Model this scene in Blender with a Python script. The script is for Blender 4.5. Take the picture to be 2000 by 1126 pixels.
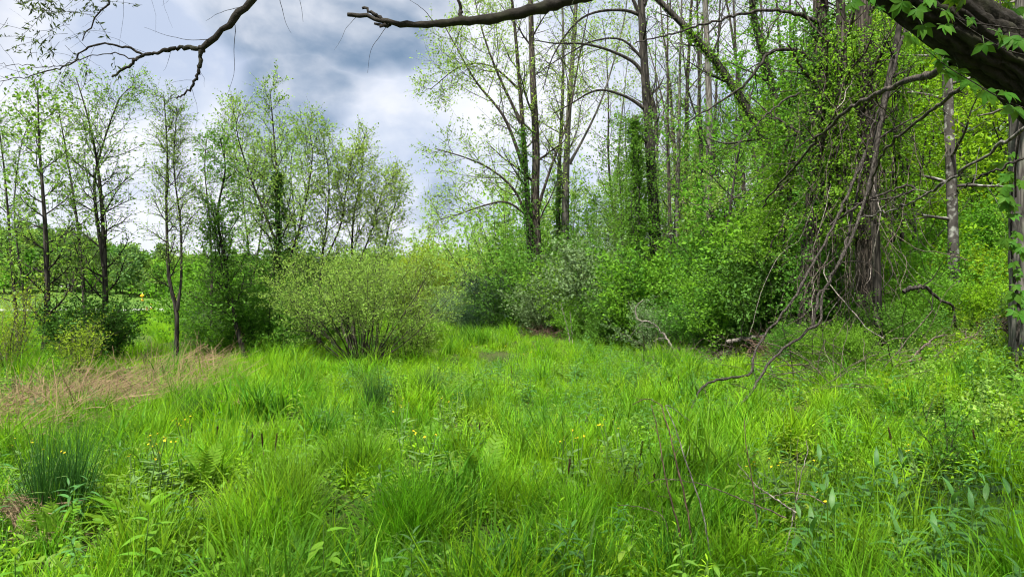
import bpy, math, random
import numpy as np
from mathutils import Matrix, Vector

for o in list(bpy.data.objects):
    bpy.data.objects.remove(o)
sc = bpy.context.scene
COL = sc.collection
R = math.radians

# ------------------------------------------------------------------ camera
CAM_Z = 1.62
PITCH = 0.55
cam_data = bpy.data.cameras.new('camera')
cam_data.lens = 24.0
cam_data.sensor_width = 36.0
cam_data.clip_start = 0.05
cam_data.clip_end = 6000
cam = bpy.data.objects.new('camera', cam_data)
COL.objects.link(cam)
cam.location = (0, 0, CAM_Z)
cam.rotation_euler = (R(90 + PITCH), 0, 0)
sc.camera = cam

# ------------------------------------------------------------------ light
SUN_EL, SUN_AZ = 61.0, 212.0          # azimuth clockwise from +Y (the view direction) towards +X
EXPO = 1.52
sun = bpy.data.lights.new('sun', 'SUN')
sun.energy = 4.8
sun.angle = R(3.0)
sun.color = (1.0, 0.955, 0.87)
sun_o = bpy.data.objects.new('sun', sun)
COL.objects.link(sun_o)
sd = Vector((math.sin(R(SUN_AZ)) * math.cos(R(SUN_EL)), math.cos(R(SUN_AZ)) * math.cos(R(SUN_EL)), math.sin(R(SUN_EL))))
sun_o.rotation_euler = sd.to_track_quat('Z', 'Y').to_euler()
sun_o.location = (0, 0, 30)

vs = sc.view_settings
vs.view_transform = 'Standard'
vs.look = 'None'
vs.exposure = EXPO
vs.gamma = 1.0
vs.use_curve_mapping = False
sc.render.engine = 'CYCLES'
cy = sc.cycles
cy.max_bounces = 6
cy.diffuse_bounces = 5
cy.glossy_bounces = 2
cy.transmission_bounces = 3
cy.transparent_max_bounces = 4
cy.use_denoising = True
cy.sample_clamp_indirect = 6.0
cy.use_adaptive_sampling = True
cy.adaptive_threshold = 0.035
cy.filter_width = 1.1
cy.caustics_reflective = False
cy.caustics_refractive = False


def pix(px, py, Y):
    """World point at depth Y that the photograph shows at pixel (px, py) of 2000 x 1126."""
    f = 2000 * 24.0 / 36.0
    u = (px - 1000) / f
    v = (563 - py) / f
    c, s = math.cos(R(PITCH)), math.sin(R(PITCH))
    k = Y / (c - v * s)
    return np.array((u * k, Y, CAM_Z + (v * c + s) * k))


def depth_at(py, z=0.0):
    f = 2000 * 24.0 / 36.0
    a = math.atan((py - 563) / f) - R(PITCH)
    return (CAM_Z - z) / math.tan(a)


def lin(r, g, b):
    return tuple(((c / 255) / 12.92 if c / 255 < 0.04045 else ((c / 255 + 0.055) / 1.055) ** 2.4) for c in (r, g, b))


# ------------------------------------------------------------------ sky
world = bpy.data.worlds.new('World')
sc.world = world
world.use_nodes = True
wn = world.node_tree
wn.nodes.clear()


def N(tree, typ, **kw):
    n = tree.nodes.new(typ)
    for k, v in kw.items():
        if k.startswith('i_'):
            n.inputs[k[2:].replace('_', ' ')].default_value = v
        else:
            setattr(n, k, v)
    return n


def ramp(tree, fac, stops):
    n = tree.nodes.new('ShaderNodeValToRGB')
    cr = n.color_ramp
    while len(cr.elements) > 1:
        cr.elements.remove(cr.elements[-1])
    cr.elements[0].position = stops[0][0]
    cr.elements[0].color = (*stops[0][1], 1)
    for p, c in stops[1:]:
        e = cr.elements.new(p)
        e.color = (*c, 1)
    tree.links.new(fac, n.inputs[0])
    return n


def build_sky():
    L = wn.links.new
    tc = N(wn, 'ShaderNodeTexCoord')
    comb = N(wn, 'ShaderNodeVectorMath', operation='MULTIPLY')
    L(tc.outputs['Generated'], comb.inputs[0]); comb.inputs[1].default_value = (1.0, 1.0, 1.5)
    # warped coordinates make the cloud edges curl
    warp = N(wn, 'ShaderNodeTexNoise', i_Scale=4.0, i_Detail=4.0)
    L(comb.outputs[0], warp.inputs['Vector'])
    wsub = N(wn, 'ShaderNodeVectorMath', operation='SUBTRACT'); L(warp.outputs['Color'], wsub.inputs[0]); wsub.inputs[1].default_value = (.5, .5, .5)
    wsc = N(wn, 'ShaderNodeVectorMath', operation='SCALE'); L(wsub.outputs[0], wsc.inputs[0]); wsc.inputs['Scale'].default_value = 0.10
    wadd = N(wn, 'ShaderNodeVectorMath', operation='ADD'); L(comb.outputs[0], wadd.inputs[0]); L(wsc.outputs[0], wadd.inputs[1])
    n1 = N(wn, 'ShaderNodeTexNoise', i_Scale=3.4, i_Detail=6.0, i_Roughness=0.5)
    L(wadd.outputs[0], n1.inputs['Vector'])
    n2 = N(wn, 'ShaderNodeTexNoise', i_Scale=8.0, i_Detail=6.0, i_Roughness=0.52)
    L(wadd.outputs[0], n2.inputs['Vector'])
    S = 1.2 / (0.1 * 2 ** EXPO)
    k = lambda *c: tuple(x * S for x in lin(*c))
    sub = N(wn, 'ShaderNodeMath', operation='MULTIPLY_ADD')
    L(n2.outputs['Fac'], sub.inputs[0]); sub.inputs[1].default_value = 0.55
    L(n1.outputs['Fac'], sub.inputs[2])
    cloud = ramp(wn, sub.outputs[0], [(0.0, k(172, 186, 212)), (0.66, k(188, 199, 220)), (0.74, k(208, 215, 229)), (0.81, k(226, 229, 238)), (0.90, k(238, 239, 244))])
    # the heavy grey cloud stands in the middle of the view
    dark = None
    for (px, py, rad, amt) in ((570, 35, .115, 1.0), (690, 55, .11, .95), (600, 175, .10, .95), (500, 205, .05, .6), (860, 412, .035, .55), (820, 20, .06, .6), (1500, -160, .16, .6), (-400, -100, .16, .7)):
        d = Vector(pix(px, py, 100.0) - np.array((0, 0, CAM_Z))).normalized()
        wd = N(wn, 'ShaderNodeVectorMath', operation='SCALE'); L(wsub.outputs[0], wd.inputs[0]); wd.inputs['Scale'].default_value = 0.20
        ad = N(wn, 'ShaderNodeVectorMath', operation='ADD'); L(tc.outputs['Generated'], ad.inputs[0]); L(wd.outputs[0], ad.inputs[1])
        ml = N(wn, 'ShaderNodeVectorMath', operation='MULTIPLY'); L(ad.outputs[0], ml.inputs[0]); ml.inputs[1].default_value = (1.0, 1.0, 1.7)
        di = N(wn, 'ShaderNodeVectorMath', operation='DISTANCE'); L(ml.outputs[0], di.inputs[0]); di.inputs[1].default_value = (d.x, d.y, d.z * 1.7)
        mr = N(wn, 'ShaderNodeMapRange', interpolation_type='SMOOTHSTEP')
        L(di.outputs['Value'], mr.inputs['Value'])
        mr.inputs['From Min'].default_value = rad * 1.15; mr.inputs['From Max'].default_value = rad * 0.58
        mr.inputs['To Min'].default_value = 0; mr.inputs['To Max'].default_value = amt
        if dark is None:
            dark = mr.outputs[0]
        else:
            mx = N(wn, 'ShaderNodeMath', operation='MAXIMUM'); L(dark, mx.inputs[0]); L(mr.outputs[0], mx.inputs[1]); dark = mx.outputs[0]
    dm = N(wn, 'ShaderNodeMapRange'); L(n2.outputs['Fac'], dm.inputs['Value'])
    dm.inputs['From Min'].default_value = 0.30; dm.inputs['From Max'].default_value = 0.70
    dm.inputs['To Min'].default_value = 1.25; dm.inputs['To Max'].default_value = 0.35
    dmul = N(wn, 'ShaderNodeMath', operation='MULTIPLY', use_clamp=True); L(dark, dmul.inputs[0]); L(dm.outputs[0], dmul.inputs[1])
    mixd = N(wn, 'ShaderNodeMix', data_type='RGBA')
    L(dmul.outputs[0], mixd.inputs[0]); L(cloud.outputs[0], mixd.inputs[6]); mixd.inputs[7].default_value = (*k(116, 139, 165), 1)
    sky = N(wn, 'ShaderNodeTexSky', sky_type='NISHITA')
    sky.sun_disc = False
    sky.sun_elevation = R(SUN_EL)
    sky.sun_rotation = R(SUN_AZ)
    mixs = N(wn, 'ShaderNodeMix', data_type='RGBA')
    mixs.inputs[0].default_value = 0.94
    L(sky.outputs[0], mixs.inputs[6]); L(mixd.outputs[2], mixs.inputs[7])
    bg = N(wn, 'ShaderNodeBackground', i_Strength=0.1)
    L(mixs.outputs[2], bg.inputs['Color'])
    out = N(wn, 'ShaderNodeOutputWorld')
    L(bg.outputs[0], out.inputs[0])


build_sky()

# ------------------------------------------------------------------ materials
def mat(name):
    m = bpy.data.materials.new(name)
    m.use_nodes = True
    m.node_tree.nodes.clear()
    return m, m.node_tree


def leaf_mat(name, col, trans=None, var=0.38, hue=0.012, mixf=0.48, rough=0.5, patch=None, spec=0.06):
    """Two-sided leaf: diffuse with a soft sheen and light passing through; each leaf has its own shade."""
    m, t = mat(name)
    L = t.links.new
    trans = trans or (col[0] * 1.5, col[1] * 1.5, col[2] * 0.8)
    geo = N(t, 'ShaderNodeNewGeometry')
    oi = N(t, 'ShaderNodeObjectInfo')
    vr = N(t, 'ShaderNodeMapRange'); L(geo.outputs['Random Per Island'], vr.inputs['Value'])
    vr.inputs['To Min'].default_value = 1 - var; vr.inputs['To Max'].default_value = 1 + var
    hr = N(t, 'ShaderNodeMapRange'); L(oi.outputs['Random'], hr.inputs['Value'])
    hr.inputs['To Min'].default_value = 0.5 - hue; hr.inputs['To Max'].default_value = 0.5 + hue

    src = N(t, 'ShaderNodeRGB'); src.outputs[0].default_value = (*col, 1)
    o = src.outputs[0]
    if patch:
        no = N(t, 'ShaderNodeTexNoise', i_Scale=patch[0], i_Detail=1.0)
        L(geo.outputs['Position'], no.inputs['Vector'])
        rr = N(t, 'ShaderNodeMapRange'); L(no.outputs['Fac'], rr.inputs['Value'])
        rr.inputs['From Min'].default_value = 0.38; rr.inputs['From Max'].default_value = 0.62
        mx = N(t, 'ShaderNodeMix', data_type='RGBA')
        L(rr.outputs[0], mx.inputs[0]); L(o, mx.inputs[6]); mx.inputs[7].default_value = (*patch[1], 1)
        o = mx.outputs[2]
    hs = N(t, 'ShaderNodeHueSaturation')
    L(o, hs.inputs['Color']); L(hr.outputs[0], hs.inputs['Hue']); L(vr.outputs[0], hs.inputs['Value'])
    pb = N(t, 'ShaderNodeBsdfPrincipled', i_Roughness=rough)
    pb.inputs['Specular IOR Level'].default_value = spec
    L(hs.outputs[0], pb.inputs['Base Color'])
    tm = N(t, 'ShaderNodeVectorMath', operation='MULTIPLY'); L(hs.outputs[0], tm.inputs[0])
    tm.inputs[1].default_value = tuple(a / max(b, 1e-4) for a, b in zip(trans, col))
    tr = N(t, 'ShaderNodeBsdfTranslucent')
    L(tm.outputs[0], tr.inputs['Color'])
    mx = N(t, 'ShaderNodeMixShader'); mx.inputs[0].default_value = mixf
    L(pb.outputs[0], mx.inputs[1]); L(tr.outputs[0], mx.inputs[2])
    out = N(t, 'ShaderNodeOutputMaterial'); L(mx.outputs[0], out.inputs[0])
    return m


def bark_mat(name, c1, c2, scale=9.0, stretch=0.14, bump=0.5, moss=None, dist=0.02, cells=True):
    m, t = mat(name)
    L = t.links.new
    tc = N(t, 'ShaderNodeTexCoord')
    mp = N(t, 'ShaderNodeMapping'); mp.inputs['Scale'].default_value = (1, 1, stretch)
    L(tc.outputs['Object'], mp.inputs['Vector'])
    n1 = N(t, 'ShaderNodeTexNoise', i_Scale=scale, i_Detail=8.0, i_Roughness=0.62); L(mp.outputs[0], n1.inputs['Vector'])
    v = N(t, 'ShaderNodeTexVoronoi', i_Scale=scale * 1.6, feature='DISTANCE_TO_EDGE'); L(mp.outputs[0], v.inputs['Vector'])
    vr = N(t, 'ShaderNodeMapRange'); L(v.outputs['Distance'], vr.inputs['Value']); vr.inputs['From Max'].default_value = 0.22
    mu = N(t, 'ShaderNodeMath', operation='MULTIPLY'); L(n1.outputs['Fac'], mu.inputs[0])
    if cells: L(vr.outputs[0], mu.inputs[1])
    else: mu.inputs[1].default_value = 1.0
    rp = ramp(t, mu.outputs[0], [(0.05, c1), (0.55, c2)])
    colour = rp.outputs[0]
    if moss:
        n2 = N(t, 'ShaderNodeTexNoise', i_Scale=moss[1], i_Detail=5.0); L(tc.outputs['Object'], n2.inputs['Vector'])
        mr = N(t, 'ShaderNodeMapRange'); L(n2.outputs['Fac'], mr.inputs['Value'])
        mr.inputs['From Min'].default_value = 0.52; mr.inputs['From Max'].default_value = 0.66; mr.inputs['To Max'].default_value = moss[2]
        mx = N(t, 'ShaderNodeMix', data_type='RGBA'); L(mr.outputs[0], mx.inputs[0]); L(colour, mx.inputs[6]); mx.inputs[7].default_value = (*moss[0], 1)
        colour = mx.outputs[2]
    pb = N(t, 'ShaderNodeBsdfPrincipled', i_Roughness=0.9)
    pb.inputs['Specular IOR Level'].default_value = 0.15
    L(colour, pb.inputs['Base Color'])
    bp = N(t, 'ShaderNodeBump', i_Strength=bump, i_Distance=dist); L(mu.outputs[0], bp.inputs['Height']); L(bp.outputs[0], pb.inputs['Normal'])
    out = N(t, 'ShaderNodeOutputMaterial'); L(pb.outputs[0], out.inputs[0])
    return m


def plain(name, c, rough=0.7, var=0.0, scale=8.0, spec=0.3):
    m, t = mat(name)
    L = t.links.new
    pb = N(t, 'ShaderNodeBsdfPrincipled', i_Roughness=rough)
    pb.inputs['Specular IOR Level'].default_value = spec
    if var:
        tc = N(t, 'ShaderNodeTexCoord')
        n1 = N(t, 'ShaderNodeTexNoise', i_Scale=scale, i_Detail=6.0); L(tc.outputs['Object'], n1.inputs['Vector'])
        rp = ramp(t, n1.outputs['Fac'], [(0.3, tuple(x * (1 - var) for x in c)), (0.7, tuple(min(1, x * (1 + var)) for x in c))])
        L(rp.outputs[0], pb.inputs['Base Color'])
    else:
        pb.inputs['Base Color'].default_value = (*c, 1)
    out = N(t, 'ShaderNodeOutputMaterial'); L(pb.outputs[0], out.inputs[0])
    return m


M = {}
M['young'] = leaf_mat('leaf_young', (0.205, 0.335, 0.07))
M['spring'] = leaf_mat('leaf_spring', (0.150, 0.270, 0.050))
M['fresh'] = leaf_mat('leaf_fresh', (0.115, 0.255, 0.025))
M['mid'] = leaf_mat('leaf_mid', (0.085, 0.195, 0.027))
M['deep'] = leaf_mat('leaf_deep', (0.05, 0.135, 0.022), mixf=0.3)
M['olive'] = leaf_mat('leaf_olive', (0.125, 0.2, 0.085), mixf=0.3)
M['cedar'] = leaf_mat('leaf_cedar', (0.042, 0.085, 0.04), mixf=0.15)
M['maple'] = leaf_mat('leaf_maple', (0.17, 0.3, 0.015), mixf=0.5)
M['willow'] = leaf_mat('leaf_willow', (0.055, 0.085, 0.030))
M['gold'] = leaf_mat('leaf_gold', (0.215, 0.3, 0.028))
M['creeper'] = leaf_mat('leaf_creeper', (0.055, 0.150, 0.018), (0.17, 0.30, 0.012), mixf=0.42, var=0.2)
M['far'] = leaf_mat('leaf_far', (0.085, 0.165, 0.045), mixf=0.35, hue=0.02)
M['grass'] = leaf_mat('blade_grass', (0.088, 0.225, 0.010), (0.155, 0.38, 0.010), mixf=0.45, var=0.5, hue=0.012, patch=(0.55, (0.145, 0.285, 0.011)), rough=0.45)
M['grass_dark'] = leaf_mat('blade_grass_dark', (0.048, 0.140, 0.012), (0.09, 0.25, 0.011), mixf=0.4, var=0.5, hue=0.014, patch=(0.6, (0.090, 0.200, 0.012)), rough=0.45)
M['grass_yellow'] = leaf_mat('blade_grass_yellow', (0.155, 0.315, 0.013), (0.23, 0.43, 0.012), mixf=0.42, var=0.35, hue=0.012, rough=0.45)
M['rush'] = leaf_mat('blade_rush', (0.035, 0.095, 0.020), (0.05, 0.14, 0.015), mixf=0.25, var=0.3, hue=0.01)
M['herb'] = leaf_mat('leaf_herb', (0.090, 0.200, 0.024), (0.16, 0.31, 0.015), mixf=0.38, var=0.3, hue=0.015, patch=(0.8, (0.135, 0.230, 0.02)), rough=0.45, spec=0.2)
M['herb_blue'] = leaf_mat('leaf_herb_blue', (0.055, 0.150, 0.032), (0.10, 0.24, 0.022), mixf=0.32, var=0.3, hue=0.012, rough=0.5, spec=0.25)
M['fern'] = leaf_mat('leaf_fern', (0.105, 0.235, 0.020), (0.17, 0.33, 0.015), mixf=0.42, var=0.25, hue=0.012)
M['straw'] = leaf_mat('dry_straw', (0.25, 0.18, 0.105), (0.2, 0.14, 0.08), mixf=0.2, var=0.45, hue=0.01)
M['thatch'] = leaf_mat('dry_thatch', (0.21, 0.15, 0.095), (0.18, 0.12, 0.07), mixf=0.15, var=0.45, hue=0.01)
M['spike'] = leaf_mat('brown_spike', (0.030, 0.016, 0.010), (0.03, 0.02, 0.01), mixf=0.1, var=0.4)
M['petal'] = leaf_mat('petal_yellow', (0.70, 0.55, 0.03), (0.7, 0.55, 0.03), mixf=0.3, var=0.12, hue=0.006)
M['white_petal'] = leaf_mat('petal_white', (0.75, 0.75, 0.62), (0.6, 0.6, 0.5), mixf=0.3, var=0.1, hue=0.006)
M['stem'] = plain('green_stem', (0.07, 0.14, 0.025), 0.6)
M['bark_dark'] = bark_mat('bark_dark', (0.013, 0.012, 0.010), (0.056, 0.050, 0.042))
M['bark_brown'] = bark_mat('bark_brown', (0.020, 0.017, 0.014), (0.082, 0.069, 0.056))
M['bark_grey'] = bark_mat('bark_grey', (0.045, 0.041, 0.036), (0.145, 0.134, 0.118), moss=((0.12, 0.13, 0.10), 7.0, 0.6))
M['bark_lichen'] = bark_mat('bark_lichen', (0.018, 0.016, 0.014), (0.065, 0.060, 0.054), stretch=0.6, cells=False, moss=((0.26, 0.27, 0.24), 8.0, 1.0))
M['bark_willow'] = bark_mat('bark_willow', (0.006, 0.0055, 0.005), (0.030, 0.027, 0.022), scale=34.0, stretch=1.0, bump=0.9, moss=((0.045, 0.050, 0.026), 6.0, 0.7), dist=0.01, cells=False)
M['deadwood'] = bark_mat('deadwood', (0.085, 0.075, 0.065), (0.25, 0.225, 0.195), stretch=0.3, scale=16)
M['vinewood'] = bark_mat('vinewood', (0.015, 0.013, 0.011), (0.060, 0.053, 0.046), stretch=0.3, scale=16)
M['twig_brown'] = bark_mat('twig_brown', (0.045, 0.036, 0.029), (0.13, 0.105, 0.085), stretch=0.3, scale=16)
M['twig_red'] = bark_mat('twig_red', (0.055, 0.036, 0.027), (0.14, 0.092, 0.066), stretch=0.3, scale=16)


def ground_mat():
    m, t = mat('meadow_soil')
    L = t.links.new
    geo = N(t, 'ShaderNodeNewGeometry')
    n1 = N(t, 'ShaderNodeTexNoise', i_Scale=0.35, i_Detail=8.0, i_Roughness=0.65); L(geo.outputs['Position'], n1.inputs['Vector'])
    rp = ramp(t, n1.outputs['Fac'], [(0.3, (0.022, 0.032, 0.010)), (0.52, (0.035, 0.050, 0.012)), (0.72, (0.055, 0.060, 0.020))])
    n2 = N(t, 'ShaderNodeTexNoise', i_Scale=1.7, i_Detail=9.0, i_Roughness=0.7); L(geo.outputs['Position'], n2.inputs['Vector'])
    rp2 = ramp(t, n2.outputs['Fac'], [(0.3, (0.050, 0.036, 0.024)), (0.7, (0.13, 0.095, 0.062))])
    at = N(t, 'ShaderNodeAttribute', attribute_name='litter')
    mx = N(t, 'ShaderNodeMix', data_type='RGBA'); L(at.outputs['Fac'], mx.inputs[0]); L(rp.outputs[0], mx.inputs[6]); L(rp2.outputs[0], mx.inputs[7])
    n3 = N(t, 'ShaderNodeTexNoise', i_Scale=0.12, i_Detail=6.0, i_Roughness=0.7); L(geo.outputs['Position'], n3.inputs['Vector'])
    rp3 = ramp(t, n3.outputs['Fac'], [(0.35, (0.045, 0.100, 0.014)), (0.65, (0.080, 0.145, 0.020))])
    at2 = N(t, 'ShaderNodeAttribute', attribute_name='field')
    mx2 = N(t, 'ShaderNodeMix', data_type='RGBA'); L(at2.outputs['Fac'], mx2.inputs[0]); L(mx.outputs[2], mx2.inputs[6]); L(rp3.outputs[0], mx2.inputs[7])
    mx = mx2
    pb = N(t, 'ShaderNodeBsdfPrincipled', i_Roughness=0.95)
    pb.inputs['Specular IOR Level'].default_value = 0.1
    L(mx.outputs[2], pb.inputs['Base Color'])
    bp = N(t, 'ShaderNodeBump', i_Strength=0.8, i_Distance=0.06); L(n2.outputs['Fac'], bp.inputs['Height']); L(bp.outputs[0], pb.inputs['Normal'])
    out = N(t, 'ShaderNodeOutputMaterial'); L(pb.outputs[0], out.inputs[0])
    return m


M['ground'] = ground_mat()

# ------------------------------------------------------------------ mesh helpers
def unit(v):
    v = np.asarray(v, float)
    return v / np.maximum(np.linalg.norm(v, axis=-1, keepdims=True), 1e-9)


class Geo:
    def __init__(self):
        self.V, self.F, self.n = [], [], 0

    def add(self, V, F):
        V = np.asarray(V, float).reshape(-1, 3)
        self.V.append(V)
        self.F.append(np.asarray(F, np.int64) + self.n)
        self.n += len(V)

    def merge(self, other):
        for V, F in zip(other.V, other.F_local()):
            self.add(V, F)

    def F_local(self):
        off, out = 0, []
        for V, F in zip(self.V, self.F):
            out.append(F - off)
            off += len(V)
        return out

    def mesh(self, name, material, origin=(0, 0, 0), smooth=False):
        V = np.concatenate(self.V) - np.asarray(origin, float)
        me = bpy.data.meshes.new(name)
        me.vertices.add(len(V))
        me.vertices.foreach_set('co', V.astype(np.float32).ravel())
        starts, idx, off = [], [], 0
        for F in self.F:
            k = F.shape[1]
            starts.append(off + np.arange(len(F)) * k)
            idx.append(F.ravel())
            off += F.size
        me.loops.add(off)
        me.loops.foreach_set('vertex_index', np.concatenate(idx).astype(np.int32))
        st = np.concatenate(starts).astype(np.int32)
        me.polygons.add(len(st))
        me.polygons.foreach_set('loop_start', st)
        me.update(calc_edges=True)
        if smooth:
            me.polygons.foreach_set('use_smooth', np.ones(len(st), bool))
        me.materials.append(material)
        return me


def link(name, me, parent=None, loc=None):
    o = bpy.data.objects.new(name, me)
    COL.objects.link(o)
    if parent is not None:
        o.parent = parent
    if loc is not None:
        o.location = loc
    return o


def tag(o, label=None, cat=None, group=None, kind=None):
    if label: o['label'] = label
    if cat: o['category'] = cat
    if group: o['group'] = group
    if kind: o['kind'] = kind
    return o


def thing(name, label, cat, loc=(0, 0, 0), group=None):
    return tag(link(name, None, loc=tuple(loc)), label, cat, group)


def grow(rng, P0, D, L, n, bend, trop=(0, 0, 0)):
    P0 = np.atleast_2d(np.asarray(P0, float)); D = unit(np.atleast_2d(D)); m = len(P0)
    L = np.broadcast_to(np.asarray(L, float), (m,))
    pts = np.empty((m, n, 3)); dirs = np.empty((m, n, 3))
    p, d = P0.copy(), D.copy()
    step = (L / (n - 1))[:, None]
    trop = np.asarray(trop, float)
    for i in range(n):
        pts[:, i] = p; dirs[:, i] = d
        p = p + d * step
        d = unit(d + rng.normal(0, bend, (m, 3)) + trop)
    return pts, dirs


def frames(t):
    """Two vectors across each direction t."""
    ref = np.zeros_like(t)
    ax = np.argmin(np.abs(t), axis=-1)
    np.put_along_axis(ref, ax[..., None], 1.0, axis=-1)
    u = unit(np.cross(t, ref))
    return u, np.cross(t, u)


def tubes(g, pts, rad, sides=5):
    m, n, _ = pts.shape
    rad = np.broadcast_to(rad, (m, n))
    t = unit(np.gradient(pts, axis=1))
    ref = np.zeros((m, 3)); mt = np.abs(t.mean(1)); ref[np.arange(m), np.argmin(mt, 1)] = 1
    u = unit(np.cross(t, ref[:, None, :])); v = np.cross(t, u)
    a = np.arange(sides) * 2 * np.pi / sides
    ring = pts[:, :, None, :] + rad[:, :, None, None] * (np.cos(a)[None, None, :, None] * u[:, :, None, :] + np.sin(a)[None, None, :, None] * v[:, :, None, :])
    idx = np.arange(m * n * sides).reshape(m, n, sides)
    A = idx[:, :-1, :]; B = idx[:, 1:, :]
    A2 = np.roll(A, -1, 2); B2 = np.roll(B, -1, 2)
    F = np.stack([A, A2, B2, B], -1).reshape(-1, 4)
    g.add(ring, F)


def tube1(g, pts, r0, r1, sides=6, power=1.0, knob=0.0, rng=None):
    pts = np.asarray(pts, float)[None]
    s = np.linspace(0, 1, pts.shape[1])
    rad = r0 + (r1 - r0) * s ** power
    if knob and rng is not None:
        rad = rad * (1 + rng.normal(0, knob, len(rad)))
    tubes(g, pts, rad[None], sides)


def spline(ctrl, n):
    """Catmull-Rom through the control points, n samples."""
    C = np.asarray(ctrl, float)
    if len(C) == 2:
        s = np.linspace(0, 1, n)[:, None]
        return C[0] + (C[1] - C[0]) * s
    E = np.vstack([2 * C[0] - C[1], C, 2 * C[-1] - C[-2]])
    seg = np.linalg.norm(np.diff(C, axis=0), axis=1); cum = np.concatenate([[0], np.cumsum(seg)])
    s = np.linspace(0, cum[-1], n)
    i = np.clip(np.searchsorted(cum, s, 'right') - 1, 0, len(C) - 2)
    f = ((s - cum[i]) / np.maximum(seg[i], 1e-9))[:, None]
    p0, p1, p2, p3 = E[i], E[i + 1], E[i + 2], E[i + 3]
    return 0.5 * ((2 * p1) + (-p0 + p2) * f + (2 * p0 - 5 * p1 + 4 * p2 - p3) * f ** 2 + (-p0 + 3 * p1 - 3 * p2 + p3) * f ** 3)


def path(ctrl, n=20):
    return spline([pix(*c) for c in ctrl], n)


def spawn(rng, pts, dirs, rad, k, t0, t1, ang, gold=True):
    m, n, _ = pts.shape
    par = np.repeat(np.arange(m), k)
    j = np.tile(np.arange(k), m)
    t = t0 + (t1 - t0) * np.clip((j + rng.random(len(par))) / k, 0, 1)
    f = t * (n - 1); i = np.minimum(f.astype(int), n - 2); fr = (f - i)[:, None]
    P = pts[par, i] * (1 - fr) + pts[par, i + 1] * fr
    D = unit(dirs[par, i] * (1 - fr) + dirs[par, i + 1] * fr)
    Rr = rad[par, i] * (1 - fr[:, 0]) + rad[par, i + 1] * fr[:, 0]
    u, v = frames(D)
    az = j * 2.39996 + rng.random(len(par)) * 1.2 + par * 1.7
    a = np.radians(rng.uniform(ang[0], ang[1], len(par)))
    D2 = np.cos(a)[:, None] * D + np.sin(a)[:, None] * (np.cos(az)[:, None] * u + np.sin(az)[:, None] * v)
    return P, D2, Rr, t, par


def leaves(g, rng, P, D, size, asp=0.5, fold=0.12):
    """Small pointed leaves, folded along the midrib: two triangles each."""
    n = len(P)
    D = unit(D)
    u, v = frames(D)
    a = rng.random(n) * 2 * np.pi
    S = np.cos(a)[:, None] * u + np.sin(a)[:, None] * v
    Nn = np.cross(D, S)
    size = np.broadcast_to(size, (n,))[:, None]
    tip = P + D * size
    mid = P + D * size * 0.42 + Nn * size * fold
    l = mid + S * size * asp * 0.5
    r = mid - S * size * asp * 0.5
    V = np.stack([P, r, tip, l], 1)
    b = np.arange(n)[:, None] * 4
    F = np.concatenate([b + np.array([[0, 1, 2]]), b + np.array([[0, 2, 3]])])
    g.add(V, F)


PROF = {
    'flat': lambda t: np.ones_like(t),
    'cone': lambda t: 1.05 - 0.8 * t,
    'oval': lambda t: 0.35 + 0.9 * np.sin(np.clip(t, 0, 1) * np.pi * 0.92 + 0.1),
    'tall': lambda t: 0.5 + 0.7 * np.sin(np.clip(t, 0, 1) * np.pi) - 0.2 * t,
}


def branch_out(rng, bark, lv, pts, dirs, rad):
    """One level of side branches, drawn into bark; returns the new batch."""
    P, D, Rr, t, par = spawn(rng, pts, dirs, rad, lv['k'], lv.get('t0', 0.2), lv.get('t1', 0.98), lv.get('ang', (35, 65)))
    plen = np.linalg.norm(pts[:, -1] - pts[:, 0], axis=1)[par]
    if 'len' in lv:
        Ln = lv['len'] * PROF[lv.get('prof', 'flat')](t) * rng.uniform(0.65, 1.25, len(t))
    else:
        Ln = lv['rel'] * plen * PROF[lv.get('prof', 'flat')](t) * rng.uniform(0.6, 1.25, len(t))
    n = lv.get('n', 7)
    p2, d2 = grow(rng, P, D, Ln, n, lv.get('bend', 0.09), lv.get('trop', (0, 0, 0.05)))
    r0 = np.clip(Rr * lv.get('rf', 0.5), lv.get('rmin', 0.004), lv.get('rmax', 1))
    rr = r0[:, None] * np.linspace(1, lv.get('taper', 0.3), n)[None]
    tubes(bark, p2, rr, lv.get('sides', 4))
    return p2, d2, rr


def leaf_out(rng, g, lf, pts, dirs):
    m, n, _ = pts.shape
    k = lf['k']
    par = np.repeat(np.arange(m), k)
    t = rng.random(len(par))
    t = np.where(rng.random(len(par)) < .75, (np.floor(t * 4) + .75) / 4 + rng.normal(0, .035, len(par)), t)
    t = np.clip(lf.get('t0', 0.15) + (1 - lf.get('t0', 0.15)) * t, 0, 1)
    f = t * (n - 1); i = np.minimum(f.astype(int), n - 2); fr = (f - i)[:, None]
    P = pts[par, i] * (1 - fr) + pts[par, i + 1] * fr
    D = dirs[par, i]
    P = P + rng.normal(0, lf.get('spread', 0.03), P.shape)
    dd = D * lf.get('along', 0.5) + unit(rng.normal(0, 1, P.shape)) + np.array([0, 0, lf.get('dz', -0.15)])
    s = lf['size'] * rng.uniform(0.45, 1.45, len(P))
    leaves(g, rng, P, dd, s, lf.get('asp', 0.5))


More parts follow.
